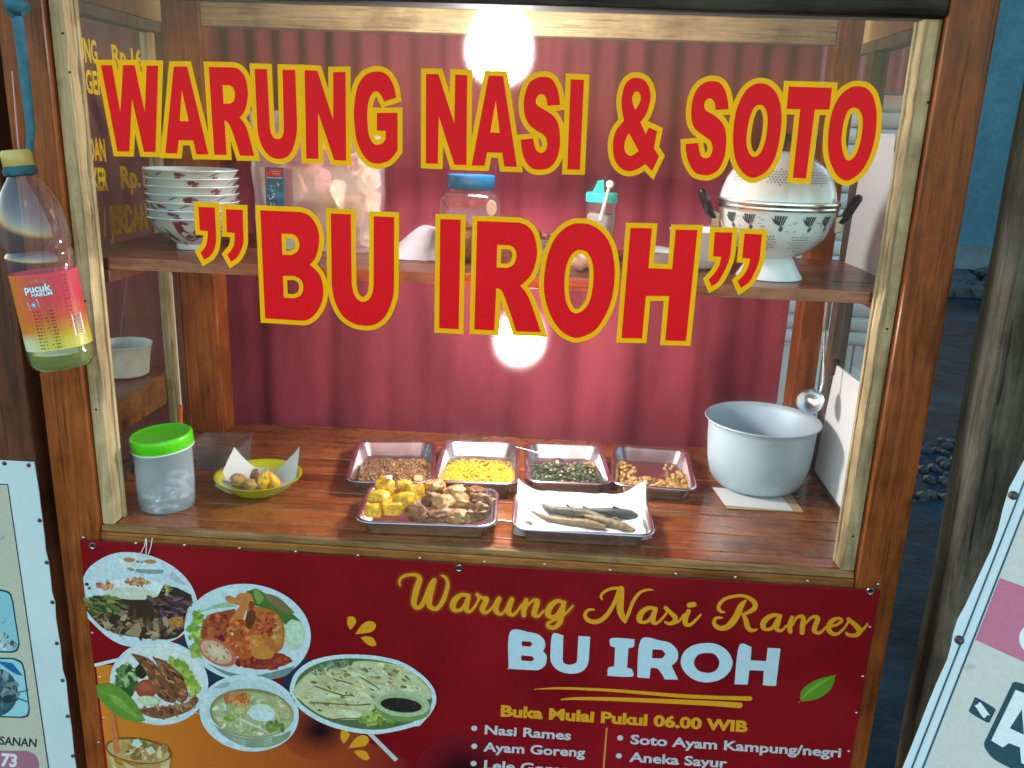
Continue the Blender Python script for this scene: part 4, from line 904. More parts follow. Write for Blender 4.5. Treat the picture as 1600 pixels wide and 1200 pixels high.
for i in range(800):
    u, w = fr.uniform(-.78, .82), fr.uniform(-.77, .42); s = fr.uniform(.0022, .0055); c = T.p(u, w, tp(u, w)+fr.uniform(.001, .006)); R = Matrix.Rotation(fr.uniform(0, 6), 3, 'Z')@RX(fr.uniform(-60, 60))
    mb.add([c+R@Vector(q) for q in ((-s, -s*.3, 0), (0, -s*.5, s*.2), (s, -s*.1, 0), (s*.6, s*.5, s*.1), (-s*.5, s*.4, -s*.1))], [(0, 1, 2, 3, 4)], fr.choice((0, 0, 1)))
strands(T, -.78, .8, -.77, .4, tp, 90, .0011, .016, mb, 1, .8); strands(T, .5, .82, .2, .6, tp, 30, .0012, .015, mb, 3, .8)
for i in range(60):
    u, w = fr.uniform(-.6, .82), fr.uniform(-.77, .35); mb.blob(T.p(u, w, tp(u, w)+.004), (.0035, .0022, .002), i, .2, 1, RZ(fr.uniform(0, 180)), mi=2)
stuff(mb, 'chopped_greens', [M_greens, M_greens2, M_bean, M_tempeh], 'heap of dark chopped leaves and pale beans in a back tray')
mb = MB(); p0, p1, p2 = at(806, 698, 'z', Zc+.05), at(856, 712, 'z', Zc+.04), at(884, 724, 'z', Zc+.032)
mb.tube([p0, p0.lerp(p1, .5), p1], [.0016, .002, .003], 8); d = (p2-p1).normalized(); sd = d.cross(Vector((0, 0, 1))).normalized()
R_ = Matrix((d, sd, d.cross(sd))).transposed()
mb.lathe([(.00001, -.0045), (.007, -.0035), (.0125, .0005), (.0128, .0012), (.0085, -.0022), (.00001, -.0032)], p1.lerp(p2, .62), 18, R_)
solo(mb, 'serving_spoon', M_steel2, 'small steel spoon resting on the dark chopped greens', 'spoon', smooth=True)
T = TR['D']; mb = MB()
for i in range(270):
    if fr.random() < .6: u = fr.uniform(-.82, .85); w = fr.uniform(-.8, -.2)
    else: u = fr.choice((fr.uniform(-.85, -.4), fr.uniform(.35, .85))); w = fr.uniform(-.6, .45)
    s = fr.uniform(.0042, .0075); mb.blob(T.p(u, w, T.z+s*.7+fr.uniform(0, .009)), (s, s*fr.uniform(.6, 1), s*.75), i, .5, 1, RZ(fr.uniform(0, 180))@RX(fr.uniform(-40, 40)), mi=0 if fr.random() < .85 else 1)
stuff(mb, 'tempeh_chunks', [M_tempeh, M_brownbit], 'small golden tempeh chunks along the edges of the rightmost back tray')
# tofu and fritters, one by one (photo positions on a heap standing in tray E)
T = TR['E']
def on_heap(x, y, w):   # a point of the heap over depth fraction w of the tray
    a = T.p(-1, w, 0); return at(x, y, 'y', a.y)
for i, (x, y, w, s, sq, lb_) in enumerate([
    (585, 797, -.5, (.016, .012, .011), .75, 'yellow tofu cube in the left corner at the front of its tray'),
    (612, 792, -.45, (.019, .013, .012), .85, 'pale-faced yellow tofu cube lowest at the front, left of the brown fritters'),
    (593, 778, -.2, (.019, .013, .013), .3, 'rounded yellow tofu lump at the left side of the pile'),
    (631, 782, -.25, (.019, .014, .014), .9, 'angular yellow tofu wedge in the middle of the pile'),
    (601, 760, .1, (.018, .014, .014), .7, 'topmost yellow tofu cube with a white crumb on it'),
    (632, 762, .3, (.014, .013, .014), .9, 'yellow tofu cube behind, between the topmost cube and the brown fritters'),
    (650, 769, .1, (.015, .013, .016), .9, 'tall yellow tofu cube right beside the rounded brown fritters'),
    (612, 775, .2, (.02, .015, .012), .5, 'yellow tofu piece half hidden inside the pile')]):
    mb = MB(); mb.blob(on_heap(x, y, w), tuple(q*1.16 for q in s), i+40, .26, 3, RZ(fr.uniform(-40, 40))@RX(fr.uniform(-25, 25)), 1.3, 0, sq); solo(mb, 'tofu_cube', M_tofu, lb_, 'tofu', 'fried yellow tofu in the front tray', smooth=True)
mb = MB(); mb.blob(on_heap(607, 746, .1), (.008, .007, .004), 5, .3); solo(mb, 'crumb', M_paper, 'white crumb on top of the yellow tofu pile', 'crumb', smooth=True)
for i, (x, y, w, s, mm, lb_) in enumerate([
    (680, 763, .3, (.019, .016, .013), M_fritter, 'smooth round brown fritter at the back, top of the fritter heap'),
    (712, 770, .15, (.018, .014, .012), M_fritter, 'knobbly brown fritter right of the smooth round one'),
    (676, 780, .0, (.017, .013, .012), M_meat, 'darker brown fritter wedged under the smooth round one'),
    (695, 787, -.25, (.02, .015, .013), M_fritter, 'light brown fritter in the middle front of the heap'),
    (720, 788, -.2, (.019, .014, .013), M_fritter, 'light brown fritter with a pale top, right of the middle'),
    (653, 802, -.55, (.024, .013, .012), M_meat, 'dark reddish fritter at the very front beside the tofu'),
    (690, 804, -.6, (.022, .013, .01), M_meat, 'dark reddish fritter at the very front, centre of the tray'),
    (717, 808, -.65, (.02, .012, .009), M_fritter, 'crumbly light fritter at the front right of the tray'),
    (747, 800, -.5, (.018, .014, .014), M_meat, 'brown fritter in the front right corner of the tray'),
    (752, 783, -.1, (.018, .013, .013), M_meat, 'ragged brown fritter leaning on the right rim'),
    (744, 772, .15, (.019, .012, .012), M_meat, 'long dark fritter slanting up at the right end of the heap')]):
    mb = MB(); mb.blob(on_heap(x, y, w), tuple(q*1.22 for q in s), i+70, .5, 3, RZ(fr.uniform(-40, 40))@RX(fr.uniform(-25, 25)), 2.0); solo(mb, 'fritter', mm, lb_, 'fritter', 'brown fritters in the front tray', smooth=True)
# fish on paper
T = TR['F']
def sheet(u, w):
    x = -.97+1.94*u; y = -.8+1.75*w; z = T.z+.003
    z += .03*max(0, (y-.35)/.6)**1.4+.012*max(0, (-x-.6)/.4)**1.5+.016*max(0, (x-.55)/.42)**1.5
    z += .024*max(0, (y-.5)/.45)*(max(0, (x-.45)/.5)**2*(1 if x < .9 else .8)+.6*max(0, (-x-.6)/.4)**2)
    z += .004*noise.noise(Vector((x*2.5, y*2.5, 4)))+.002*noise.noise(Vector((x*7, y*6, 2)))
    return T.p(x, y, z)
mb = MB(); mb.grid(sheet, 36, 22); solo(mb, 'paper', M_paper, 'crumpled white paper lining the fish tray with a raised corner', 'paper', smooth=True)
def fish(pts, radii, mm, label, k):
    mb = MB(); P3 = [at(x, y, 'z', Zc+.004+z) for x, y, z in pts]; Q = []; Rr = []
    for i in range(len(P3)-1):
        for j in range(4):
            t = j/4; Q.append(P3[i].lerp(P3[i+1], t)); Rr.append(radii[i]*(1-t)+radii[i+1]*t)
    Q.append(P3[-1]); Rr.append(radii[-1]); mb.tube(Q, [r*1.15*(1+.12*noise.noise(Vector((i*.7, k, 0)))) for i, r in enumerate(Rr)], 12)
    mb.v = [Vector((v.x, v.y, Zc+.006+(v.z-Zc-.006)*.95)) for v in mb.v]
    d = (Q[0]-Q[1]).normalized(); s = d.cross(Vector((0, 0, 1))).normalized(); t0 = Q[0]
    mb.add([t0-d*.006, t0+d*.014+s*.007, t0+d*.008, t0+d*.014-s*.007], [(0, 1, 2, 3)]); mb.add([t0-d*.006+Vector((0, 0, .0015)), t0+d*.014+s*.007+Vector((0, 0, .002)), t0+d*.008+Vector((0, 0, .0015)), t0+d*.014-s*.007+Vector((0, 0, .002))], [(3, 2, 1, 0)])
    mid = Q[len(Q)//2]; mb.add([mid-d*.012+Vector((0, 0, radii[2]*.9)), mid+d*.012+Vector((0, 0, radii[2]*.9)), mid+d*.008+Vector((0, 0, radii[2]*1.5)), mid+s*.001+Vector((0, 0, radii[2]*.9))], [(0, 1, 2), (0, 2, 3)])
    solo(mb, 'dried_fish', mm, label, 'fish', 'dried fish on the paper', smooth=True)
fish([(832,781,.012),(860,796,.012),(890,799,.012),(920,803,.012),(950,812,.014)], [.0022, .0065, .0085, .0085, .005], M_fish, 'long grey fish lying at the back left with its tail up the paper', 1)
fish([(918,795,.014),(940,799,.014),(965,801,.014),(985,804,.013),(996,808,.011)], [.0025, .0065, .0085, .0085, .005], M_fish3, 'dark short fish lying at the back right on the paper', 2)
fish([(836,801,.007),(858,811,.007),(890,815,.008),(920,818,.009),(946,824,.009)], [.002, .0055, .0075, .0075, .0045], M_fish2, 'long tan fish lying at the front of the paper', 3)
fish([(915,806,.013),(935,811,.013),(955,816,.013),(975,823,.011),(990,830,.008)], [.003, .0065, .008, .0075, .005], M_fish2, 'tan fish with an open mouth at the front right', 4)
mb = MB(); p = at(962, 813, 'z', Zc+.022); mb.lathe([(.0035, -.002), (.0055, .0015), (.0065, .001), (.006, -.002)], p, 16, RX(60)@RY(20)); solo(mb, 'fish_collar', M_cracker, 'pale ring of fish gill beside the open mouthed fish', 'fish', smooth=True)
mb = MB(); mb.blob(at(823, 818, 'z', Zc+.009), (.012, .007, .005), 9, .3, 2, RZ(-20)); solo(mb, 'fish_scrap', M_fish, 'small dark fish scrap in the left corner of the paper', 'fish', smooth=True)

# ------------------------------------------------------------------ plate of bananas and fritters
pc = Vector((.226, .19, Zc)); M_lime = plain('yellow_green_plastic', (.42, .4, .008), .35, 0, .08, 10)
mb = MB(); mb.lathe([(.045, .0005), (.05, .002), (.062, .012), (.077, .027), (.0855, .033), (.0865, .0345), (.084, .035), (.0755, .0305), (.06, .015), (.046, .0045), (.00001, .004)], pc, 56, RX(0), sy=1.0)
solo(mb, 'plate', M_lime, 'lime yellow plastic plate lined with white paper', 'plate', loc=pc, smooth=True)
def sheet2(u, w):
    x = -1+2*u; y = -.9+1.8*w; z = Zc+.009+.02*(abs(x)**2.2*.9+max(0, y)**1.5)
    z += .034*max(0, (x-.35)/.65)*max(0, (y+.15)/1.05)**.8+.026*max(0, (-x-.45)/.55)**1.3*max(0, (y+.1)/1.0)
    z += .004*noise.noise(Vector((x*2.5, y*2.5, 14)))
    return Vector((pc.x+x*.078*(1-.12*abs(y)), pc.y+y*.06, z))
mb = MB(); mb.grid(sheet2, 24, 18); solo(mb, 'paper', M_paper, 'white paper folded up at two corners in the lime plate', 'paper', smooth=True)
M_banana = food('fried_banana', (.68, .38, .015), .45); M_batter = food('fried_batter', (.4, .23, .06), .5)
for i, (x, y, yy, s, mm, rot, lb_) in enumerate([
    (374, 752, .17, (.02, .014, .014), M_batter, 20, 'tan batter fritter at the left of the lime plate'),
    (391, 757, .15, (.012, .011, .012), M_batter, -20, 'small tan fritter at the front of the lime plate'),
    (398, 744, .19, (.008, .01, .016), M_meat, 5, 'dark ragged fritter standing behind the yellow banana fritter'),
    (412, 751, .165, (.012, .011, .023), M_banana, 12, 'bright yellow upright banana fritter in the lime plate'),
    (427, 752, .18, (.012, .012, .02), M_banana, -22, 'yellow brown banana fritter right of the bright one')]):
    mb = MB(); mb.blob(at(x, y, 'y', yy), s, i+130, .35, 3, RY(rot), 1.6); solo(mb, 'fritter', mm, lb_, 'fritter', 'fritters in the lime plate', smooth=True)

# ------------------------------------------------------------------ green lidded jar
gc = Vector((.077, .096, Zc)); M_milk = clear('milky_plastic', (.9, .95, 1), .18, 1.4, .6, (.62, .72, .8))
jar = thing('storage_jar', 'frosted plastic jar with bright green lid at the left of the counter', 'jar', gc)
mb = MB(); mb.lathe([(.00001, .001), (.049, .001), (.0525, .004), (.053, .05), (.0535, .118), (.0545, .121), (.0545, .124), (.052, .126)], gc, 48); mb.build('jar_body', M_milk, jar, smooth=True)
mb = MB(); Rl = RY(-5)@RX(2); lc = gc+Vector((0, 0, .126))
mb.lathe([(.0555, -.004), (.0562, -.003), (.0565, .018), (.055, .0205), (.0535, .0215), (.052, .0205), (.05, .0198), (.00001, .0198)], lc, 120, Rl, mod=lambda i, a: .008*(math.sin(a*60) > 0) if 1 <= i <= 4 else 0)
mb.build('lid', plain('bright_green_plastic', (.1, .62, .004), .28, 0, .04, 10), jar, smooth=True)
mb = MB(); mb.lathe([(.055, -.0075), (.0572, -.0065), (.0572, -.0042), (.055, -.004)], lc, 48, Rl); mb.build('lid_seal', plain('white_plastic', (.68, .78, .8), .4), jar, smooth=True)
mb = MB(); fr2 = random.Random(5)
for i in range(110):
    a = fr2.uniform(0, 2*PI); r = .045*math.sqrt(fr2.random()); z = fr2.uniform(.006, .05+.02*math.cos(a)); s = fr2.uniform(.006, .011); mb.blob(gc+Vector((r*math.cos(a), r*math.sin(a), z)), (s, s*.6, s*.5), i, .4, 1, RZ(fr2.uniform(0, 180))@RX(fr2.uniform(-60, 60)))
stuff(mb, 'rice_crackers', plain('pale_crackers', (.74, .72, .7), .6, 0, .08, 20), 'pale crackers filling the lower half of the green lidded jar')

# clear tub with a stick behind it
tub = thing('plastic_tub', 'clear plastic tub half hidden behind the green lidded jar', 'tub', (.11, .31, Zc)); M_tub = clear('tub_plastic', (.86, .88, .88), .1, 1.45, .14, (.5, .5, .5))
mb = MB(); mb.rings([rrect(.105, .31, a, b_, .012, Zc+z) for a, b_, z in ((.048, .04, .001), (.052, .044, .055), (.056, .048, .056), (.056, .048, .058), (.051, .043, .0575), (.047, .039, .003))], True, True); mb.build('tub_body', M_tub, tub, smooth=True)
st = thing('stick', 'thin pale stick with an orange end standing at the left rear post', 'stick', (.03, .36, Zc))
a, b_ = at(268, 430, 'y', .42), at(283, 632, 'y', .36); mb = MB(); mb.tube([a, b_], .0016, 6); mb.build('shaft', plain('pale_wire', (.5, .5, .44), .5), st)
c_ = at(281, 668, 'y', .355); mb = MB(); mb.tube([b_, c_], .0045, 8); mb.build('orange_tip', plain('orange_plastic', (.6, .1, .02), .4), st)

# ------------------------------------------------------------------ pot on paper, ladle, white boards
mb = MB(); pp = Vector((1.262, .37, Zc))
mb.lathe([(.00001, .006), (.07, .006), (.082, .0085), (.092, .016), (.1, .03), (.107, .06), (.1105, .1), (.112, .138), (.1145, .147), (.1195, .1515), (.121, .1535), (.12, .155), (.1135, .1515), (.109, .14), (.107, .1), (.103, .06), (.095, .03), (.08, .013), (.00001, .0115)], pp, 72)
solo(mb, 'cooking_pot', M_alu, 'big dull aluminium pot standing on white paper at the right', 'pot', loc=pp, smooth=True)
mb = MB(); q = [at(x, y, 'z', Zc+.0035) for x, y in ((1113,762),(1133,790),(1240,799),(1215,770))]; q2 = [v+Vector((0, 0, .0012)) for v in q]
mb.add(q+q2, [(3, 2, 1, 0), (4, 5, 6, 7), (0, 1, 5, 4), (1, 2, 6, 5), (2, 3, 7, 6), (3, 0, 4, 7)]); solo(mb, 'paper', M_paper, 'white folded paper under the aluminium pot', 'paper')
mb = MB(); q = [at(x, y, 'z', Zc+.0015) for x, y in ((1118,768),(1136,795),(1256,801),(1232,768))]; q2 = [v+Vector((0, 0, .0015)) for v in q]
mb.add(q+q2, [(3, 2, 1, 0), (4, 5, 6, 7), (0, 1, 5, 4), (1, 2, 6, 5), (2, 3, 7, 6), (3, 0, 4, 7)]); solo(mb, 'cardboard', plain('brown_cardboard', (.4, .26, .12), .85), 'brown cardboard edge showing beneath the paper under the pot', 'cardboard')
ld = thing('ladle', 'steel ladle hanging bowl down beside the right rear post', 'ladle', at(1265, 628, 'y', .33), 'hanging utensils')
del ld['group']
LYl = .33; c = at(1266, 628, 'y', LYl); Rb = RZ(-25)@RX(62)
mb = MB(); mb.lathe([(.00001, -.016), (.012, -.014), (.021, -.007), (.026, .002), (.027, .004), (.0252, .003), (.02, -.005), (.011, -.0115), (.00001, -.0135)], c, 32, Rb); mb.build('ladle_bowl', M_steel, ld, smooth=True)
h0, h1, h2, h3 = at(1282, 612, 'y', LYl), at(1286, 598, 'y', LYl+.004), at(1289, 516, 'y', LYl+.01), at(1294, 476, 'y', LYl+.012)
mb = MB(); mb.tube([h0, h1, h2], [.0026, .0024, .003], 8); mb.build('stem', M_steel2, ld, smooth=True)
mb = MB(); mb.tube([h2, h2.lerp(h3, .15), h3, h3+(h3-h2)*.5], [.0035, .0062, .0066, .006], 10); mb.build('grip', plain('grey_brown_plastic', (.2, .15, .13), .5), ld, smooth=True)
def board(px, x, label, t=.004):
    mb = MB(); q = [at(a, b_, 'x', x) for a, b_ in px]; n = len(q)
    mb.add(q+[v+Vector((t, 0, 0)) for v in q], [tuple(range(n)), tuple(range(2*n-1, n-1, -1))]+[(i, (i+1) % n, n+(i+1) % n, n+i) for i in range(n)])
    return solo(mb, 'white_board', M_whiteboard, label, 'board', 'white boards on the right side')
XB = 1.404
board([(1306, 570), (1349, 602), (1347, 628), (1322, 806), (1272, 734)], XB, 'lower white board standing on the counter beside the pot')
board([(1353, 207), (1399, 210), (1381, 436), (1320, 410)], XB, 'upper white board standing on the shelf beside the colander')
def clip(px, x, label):
    mb = MB(); q = [at(a, b_, 'x', x) for a, b_ in px]; n = len(q)
    mb.add(q+[v+Vector((.006, 0, 0)) for v in q], [tuple(range(n)), tuple(range(2*n-1, n-1, -1))]+[(i, (i+1) % n, n+(i+1) % n, n+i) for i in range(n)])
    solo(mb, 'binder_clip', M_black, label, 'clip', 'black clips on the white boards')
clip([(1304, 560), (1308, 562), (1303, 587), (1299, 585)], XB-.0015, 'black clip on the rear upper corner of the lower white board')
clip([(1351, 595), (1354, 597), (1349, 628), (1344, 626)], XB-.0015, 'black clip on the front upper corner of the lower white board')
clip([(1406, 196), (1410, 197), (1400, 237), (1396, 236)], XB-.0015, 'black clip on the front upper edge of the upper white board')

# ------------------------------------------------------------------ rooster bowls on the shelf
def decal_on(prof_r, c, pts2, col, P):   # pts2: (angle deg, height fraction)
    P.poly(pts2, col)
bowlprof = [(.00001, .002), (.03, .0), (.036, .0), (.037, .002), (.036, .012), (.05, .024), (.068, .042), (.08, .06), (.0875, .0745), (.089, .0755), (.0885, .0775), (.086, .076), (.078, .061), (.066, .044), (.047, .027), (.03, .018), (.00001, .016)]
def bowl_r(z):
    pr = [(.036, .012), (.05, .024), (.068, .042), (.08, .06), (.0875, .0745)]
    for (r0, z0), (r1, z1) in zip(pr, pr[1:]):
        if z <= z1: return r0+(r1-r0)*(z-z0)/(z1-z0)
    return .088
bc = Vector((.1185, .21, Zs))
rb_ = random.Random(8)
def bowl_print(kind, rot, c, par):
    """rooster and leaf brush marks wrapped on the bowl's outside"""
    def fn(a, z, l):
        r = bowl_r(z)*.955+.0005+l; an = math.radians(a+rot-90); return c+Vector((r*math.cos(an), r*math.sin(an), z*.8))
    P = Print(fn, 6e-5); RED = (.22, .03, .05); GRN = (.03, .09, .07); DK = (.03, .03, .05)
    def e(cx, cz, ra, rz, t, col, jit=.25): P.ell(cx, cz, ra, rz, 0, col, 16, jit, rb_.random()*40)
    def leaf(a0, z0, a1, z1, w, col):
        P.poly([(a0, z0), (a0*.6+a1*.4+w, z0*.6+z1*.4+.004), (a1, z1), (a0*.6+a1*.4-w, z0*.6+z1*.4-.003)], col)
    P.spl([(-8,.058),(-4,.066,1),(3,.062,1),(6,.05,1),(16,.042,1),(22,.05,1),(24,.032,1),(14,.022,1),(2,.026,1),(-5,.04,1)], RED)
    P.spl([(16,.045),(24,.06,1),(33,.058,1),(30,.044,1),(33,.034,1),(22,.03)], DK); e(-5, .066, 4, .005, 0, (.35, .03, .04)); e(10, .034, 7, .006, 0, (.28, .05, .06))
    leaf(2, .026, -1, .014, 2, (.4, .25, .05)); leaf(10, .023, 9, .013, 2, (.4, .25, .05))
    for a0, z0, a1, z1 in ((-14,.02,-40,.062), (-16,.022,-30,.034), (-22,.03,-28,.055), (-12,.018,-2,.012), (-26,.034,-46,.044), (-30,.03,-50,.03)): leaf(a0, z0, a1, z1, 4, GRN)
    for cx, kk in ((-30, 0), (8, 1), (40, 0), (80, 1), (125, 0), (-70, 1)):
        cx += rb_.uniform(-12, 12)
        if kk: e(cx, .0685, 5, .0045, 0, (.2, .03, .08), .6); e(cx+6, .0665, 4, .003, 0, (.25, .05, .1), .6)
        else: leaf(cx-9, .064, cx+8, .0725, 3, (.05, .07, .07))
    for cx in (62, 110, -80): 
        e(cx, .05, 9, .009, 0, (.24, .05, .1), .5); e(cx+6, .058, 5, .006, 0, (.3, .06, .12), .5)
        leaf(cx-8, .035, cx-24, .055, 4, GRN); leaf(cx+8, .036, cx+22, .05, 4, GRN)
    P.build('painted_rooster' if kind else 'painted_pattern', M_flatink, par)
order = ['lowest bowl of the rooster bowl stack with a red rooster in view', 'second rooster bowl from the bottom of the stack', 'third rooster bowl from the bottom of the stack', 'fourth rooster bowl, the middle one of the stack', 'third rooster bowl from the top of the stack', 'second rooster bowl from the top of the stack', 'topmost rooster bowl of the stack with red flowers at its rim']
for i in range(7):
    c = bc+Vector((rb_.uniform(-.0015, .0015), rb_.uniform(-.0015, .0015), .0006+i*.0143))
    bt = thing('bowl', order[i], 'bowl', c, 'stacked rooster bowls')
    mb = MB(); mb.lathe([(r*.955, z*.8) for r, z in bowlprof], c, 56); mb.build('bowl_body', M_porcelain, bt, smooth=True)
    bowl_print(i == 0, (4, 75, -35, 20, 130, 100, -62)[i], c, bt)

# ------------------------------------------------------------------ bag of crackers with hanging sachet
M_bag = clear('bag_film', (.98, .95, .96), .08, 1.5, .38, (.95, .8, .86), 1.6)
mb = MB()
def bagr(z, k):
    t = (z-1.3865)/.26; hx = .118+.014*t; hy = .06-.02*t
    return rrect(.337+.002*math.sin(z*60), .30, hx, hy, .03, z, 0, 6)
R = []
for k in range(15):
    z = 1.3865+.255*k/14; ring = bagr(z, k)
    R.append([p+Vector((.004*noise.noise(p*18+Vector((0, 0, 3))), .007*noise.noise(p*16), .003*noise.noise(p*22))) for p in ring])
mb.rings(R, True, True); solo(mb, 'cracker_bag', M_bag, 'clear plastic bag of puffy pink and cream crackers on the shelf', 'bag', smooth=True)
M_pink = plain('pink_cracker', (.85, .36, .44), .6, 0, .1, 20, .3, trans=.35); M_creamc = plain('cream_cracker', (.9, .78, .6), .6, 0, .08, 20, .3, trans=.35)
def cracker(x, y, s, mm, label, k, yy=.285):
    mb = MB(); c = at(x, y, 'y', yy)
    def fn(u, w):
        a = 2*PI*u; r = w*s*(1+.2*noise.noise(Vector((math.cos(a)*1.3+k, math.sin(a)*1.3, k)))); z = .35*s*math.sin(w*4+k)*.5+.012*noise.noise(Vector((math.cos(a)*w*2, math.sin(a)*w*2, k*2.3)))
        return Vector((r*math.cos(a), z, r*math.sin(a)))
    mb.grid(fn, 20, 6); R_ = RZ(k*40)@RX(15*math.sin(k)); mb.v = [c+R_@v for v in mb.v]+[]; n = len(mb.v)
    mb.v += [v+R_@Vector((0, .003, 0)) for v in mb.v[:n]]; mb.f += [[i+n for i in f[::-1]] for f in mb.f]; mb.m += [0]*(len(mb.f)-len(mb.m))
    solo(mb, 'cracker', mm, label, 'cracker', 'puffed crackers in the clear bag', smooth=True)
PINKS = ((455,215,.028,'topmost left pink cracker in the bag, under the letter U'), (490,250,.03,'pink cracker behind the lower legs of the letter N'), (470,290,.032,'largest pink cracker right of the blue sachet'), (440,315,.026,'pink cracker half behind the blue sachet'), (510,215,.026,'topmost right pink cracker in the bag'), (505,285,.026,'pink cracker in the middle of the bag beside the cream ones'), (450,255,.028,'pink cracker just above and right of the sachet top'))
for k, (x, y, s, q) in enumerate(PINKS): cracker(x, y, s, M_pink, q, k+1, .28+.006*k)
CREAMS = ((535,305,.032,'big cream cracker in the centre of the bag'), (560,330,.032,'cream cracker above the right stem of the letter U'), (575,280,.028,'cream cracker at the right edge of the bag, upper one'), (520,335,.03,'cream cracker between the two stems of the letter U, upper one'), (580,320,.026,'cream cracker at the right edge of the bag, lower one'), (545,360,.03,'cream cracker between the two stems of the letter U, lower one'), (500,325,.028,'yellowish cream cracker right above the letter B'), (560,255,.024,'topmost cream cracker under the letter G'), (575,370,.022,'smallest cream cracker near the bottom right of the bag'))
for k, (x, y, s, q) in enumerate(CREAMS): cracker(x, y, s, M_creamc, q, k+11, .27+.006*k)
sc = thing('sachet', 'blue sachet with red top hanging in front of the cracker bag', 'sachet', at(430, 318, 'y', .222))
mb = MB(); a, b_ = at(416, 320, 'y', .222), at(443, 262, 'y', .222); mb.box(a.x, b_.x, .2215, .2235, a.z-.02, b_.z); mb.build('packet', plain('blue_foil', (.03, .12, .28), .25, .2, .3, 40), sc, bevel=.0007)
P = Print(lambda x, y, l: at(x, y, 'y', .2209)+Vector((0, -l, 0)), 6e-5)
P.poly([(416, 263), (441, 264), (441, 276), (416, 275)], (.55, .03, .04)); P.poly([(416, 276.5), (441, 277.5), (441, 279), (416, 278)], (.6, .65, .7)); P.strokes([[(424,267,1.2),(437,268,1.2)], [(426,271,1.2),(436,272,1.2)]], (.7, .6, .6))
for i in range(34): P.ell(rb_.uniform(418, 440), rb_.uniform(284, 320), rb_.uniform(.7, 2), rb_.uniform(.7, 2.4), 0, rb_.choice([(.55, .65, .75), (.1, .3, .5), (.01, .03, .08)]), 8, .3, i)
P.build('printed_front', M_flatink, sc)

# ------------------------------------------------------------------ jars, dishes and small things on the shelf
bj = thing('jar', 'clear plastic jar with blue lid in the middle of the shelf', 'jar', (.643, .225, Zs)); jc = Vector((.643, .225, Zs)); M_clear = clear('clear_plastic', (.95, .93, .92), .04, 1.5, .07, (.7, .62, .6), 1.6)
mb = MB(); mb.rings([rrect(jc.x, jc.y, a, a, min(r, a*.95), Zs+z, .1) for a, r, z in ((.05, .02, .001), (.056, .022, .006), (.057, .022, .06), (.056, .022, .112), (.05, .03, .122), (.041, .039, .127), (.041, .039, .134))], True, True); mb.build('jar_body', M_clear, bj, smooth=True)
mb = MB(); mb.lathe([(.0425, .131), (.0445, .132), (.045, .136), (.0448, .152), (.043, .156), (.04, .1565), (.00001, .1565)], jc, 48); mb.build('lid', plain('blue_plastic', (.005, .16, .42), .25, 0, .05, 10), bj, smooth=True)
mb = MB(); mb.rings([rrect(jc.x, jc.y, a, a, min(.02, a*.9), Zs+z, .1) for a, z in ((.046, .004), (.051, .008), (.052, .045), (.046, .055), (.02, .06))], True, True)
for v in mb.v: v.z += .006*noise.noise(v*40)
mb.build('contents', food('brown_powder', (.2, .09, .04), .8), bj, smooth=True)
mb = MB(); p = at(768, 325, 'y', .165); mb.lathe([(.00001, .0006), (.009, .0006), (.0095, 0)], p, 24, RX(90), sy=1.5); mb.build('sticker', plain('pale_sticker', (.6, .58, .55), .6), bj)
a, b_ = at(690, 310, 'y', .22), at(715, 350, 'y', .22); mb = MB(); mb.tube([a, b_, at(728, 385, 'y', .22)], .0012, 6); mb.build('inner_spoon', M_steel2, bj)
# flopped white plastic sheet left of the jar
mb = MB()
def shp(u, w):
    x = .50+.125*u; h = .055*(math.sin(u*PI*.9+.25)**.8)*(1-.25*u); y = .17+.15*w
    return Vector((x, y, Zs+.002+h*math.sin(min(1, w*1.25)*PI/2)+.004*noise.noise(Vector((u*5, w*5, 1)))))
mb.grid(shp, 20, 12); solo(mb, 'plastic_sheet', plain('white_plastic_sheet', (.72, .68, .74), .35, 0, .05, 10, trans=.2), 'crumpled white plastic sheet between the cracker bag and the blue lidded jar', 'plastic sheet', smooth=True)
# shaker with spoon
shk = thing('shaker', 'small clear shaker with turquoise lid and a white spoon', 'shaker', (.89, .3, Zs)); kc = Vector((.889, .3, Zs))
mb = MB(); mb.lathe([(.00001, .001), (.025, .001), (.028, .003), (.029, .112), (.028, .114)], kc, 32); mb.build('shaker_body', M_clear, shk, smooth=True)
mb = MB(); mb.lathe([(.00001, .004), (.0255, .004), (.0265, .085), (.022, .09), (.00001, .092)], kc, 24); mb.build('contents', plain('grey_seasoning', (.34, .26, .25), .8, 0, .3, 60), shk, smooth=True)
M_teal = plain('turquoise_plastic', (.03, .62, .52), .3, 0, .05, 10)
mb = MB(); mb.lathe([(.0285, .111), (.0305, .112), (.0305, .127), (.029, .129), (.00001, .129)], kc, 32); mb.build('lid', M_teal, shk, smooth=True)
mb = MB(); q = [(925, 303), (935, 283), (944, 282), (944, 304)]; A_ = [at(x, y, 'y', .286) for x, y in q]; mb.add(A_+[v+Vector((0, .02, 0)) for v in A_], [(0, 1, 2, 3), (7, 6, 5, 4), (0, 4, 5, 1), (1, 5, 6, 2), (2, 6, 7, 3), (3, 7, 4, 0)]); mb.build('flip_cap', M_teal, shk, bevel=.001)
mb = MB(); a, b_ = at(953, 288, 'y', .268), at(938, 344, 'y', .264); mb.tube([a, a.lerp(b_, .5), b_], [.0028, .0032, .004], 8); mb.lathe([(.00001, .003), (.006, .002), (.0075, -.001), (.006, -.003), (.00001, -.0035)], a, 18, RX(80)); mb.build('spoon', plain('white_plastic_spoon', (.85, .84, .8), .35), shk, smooth=True)
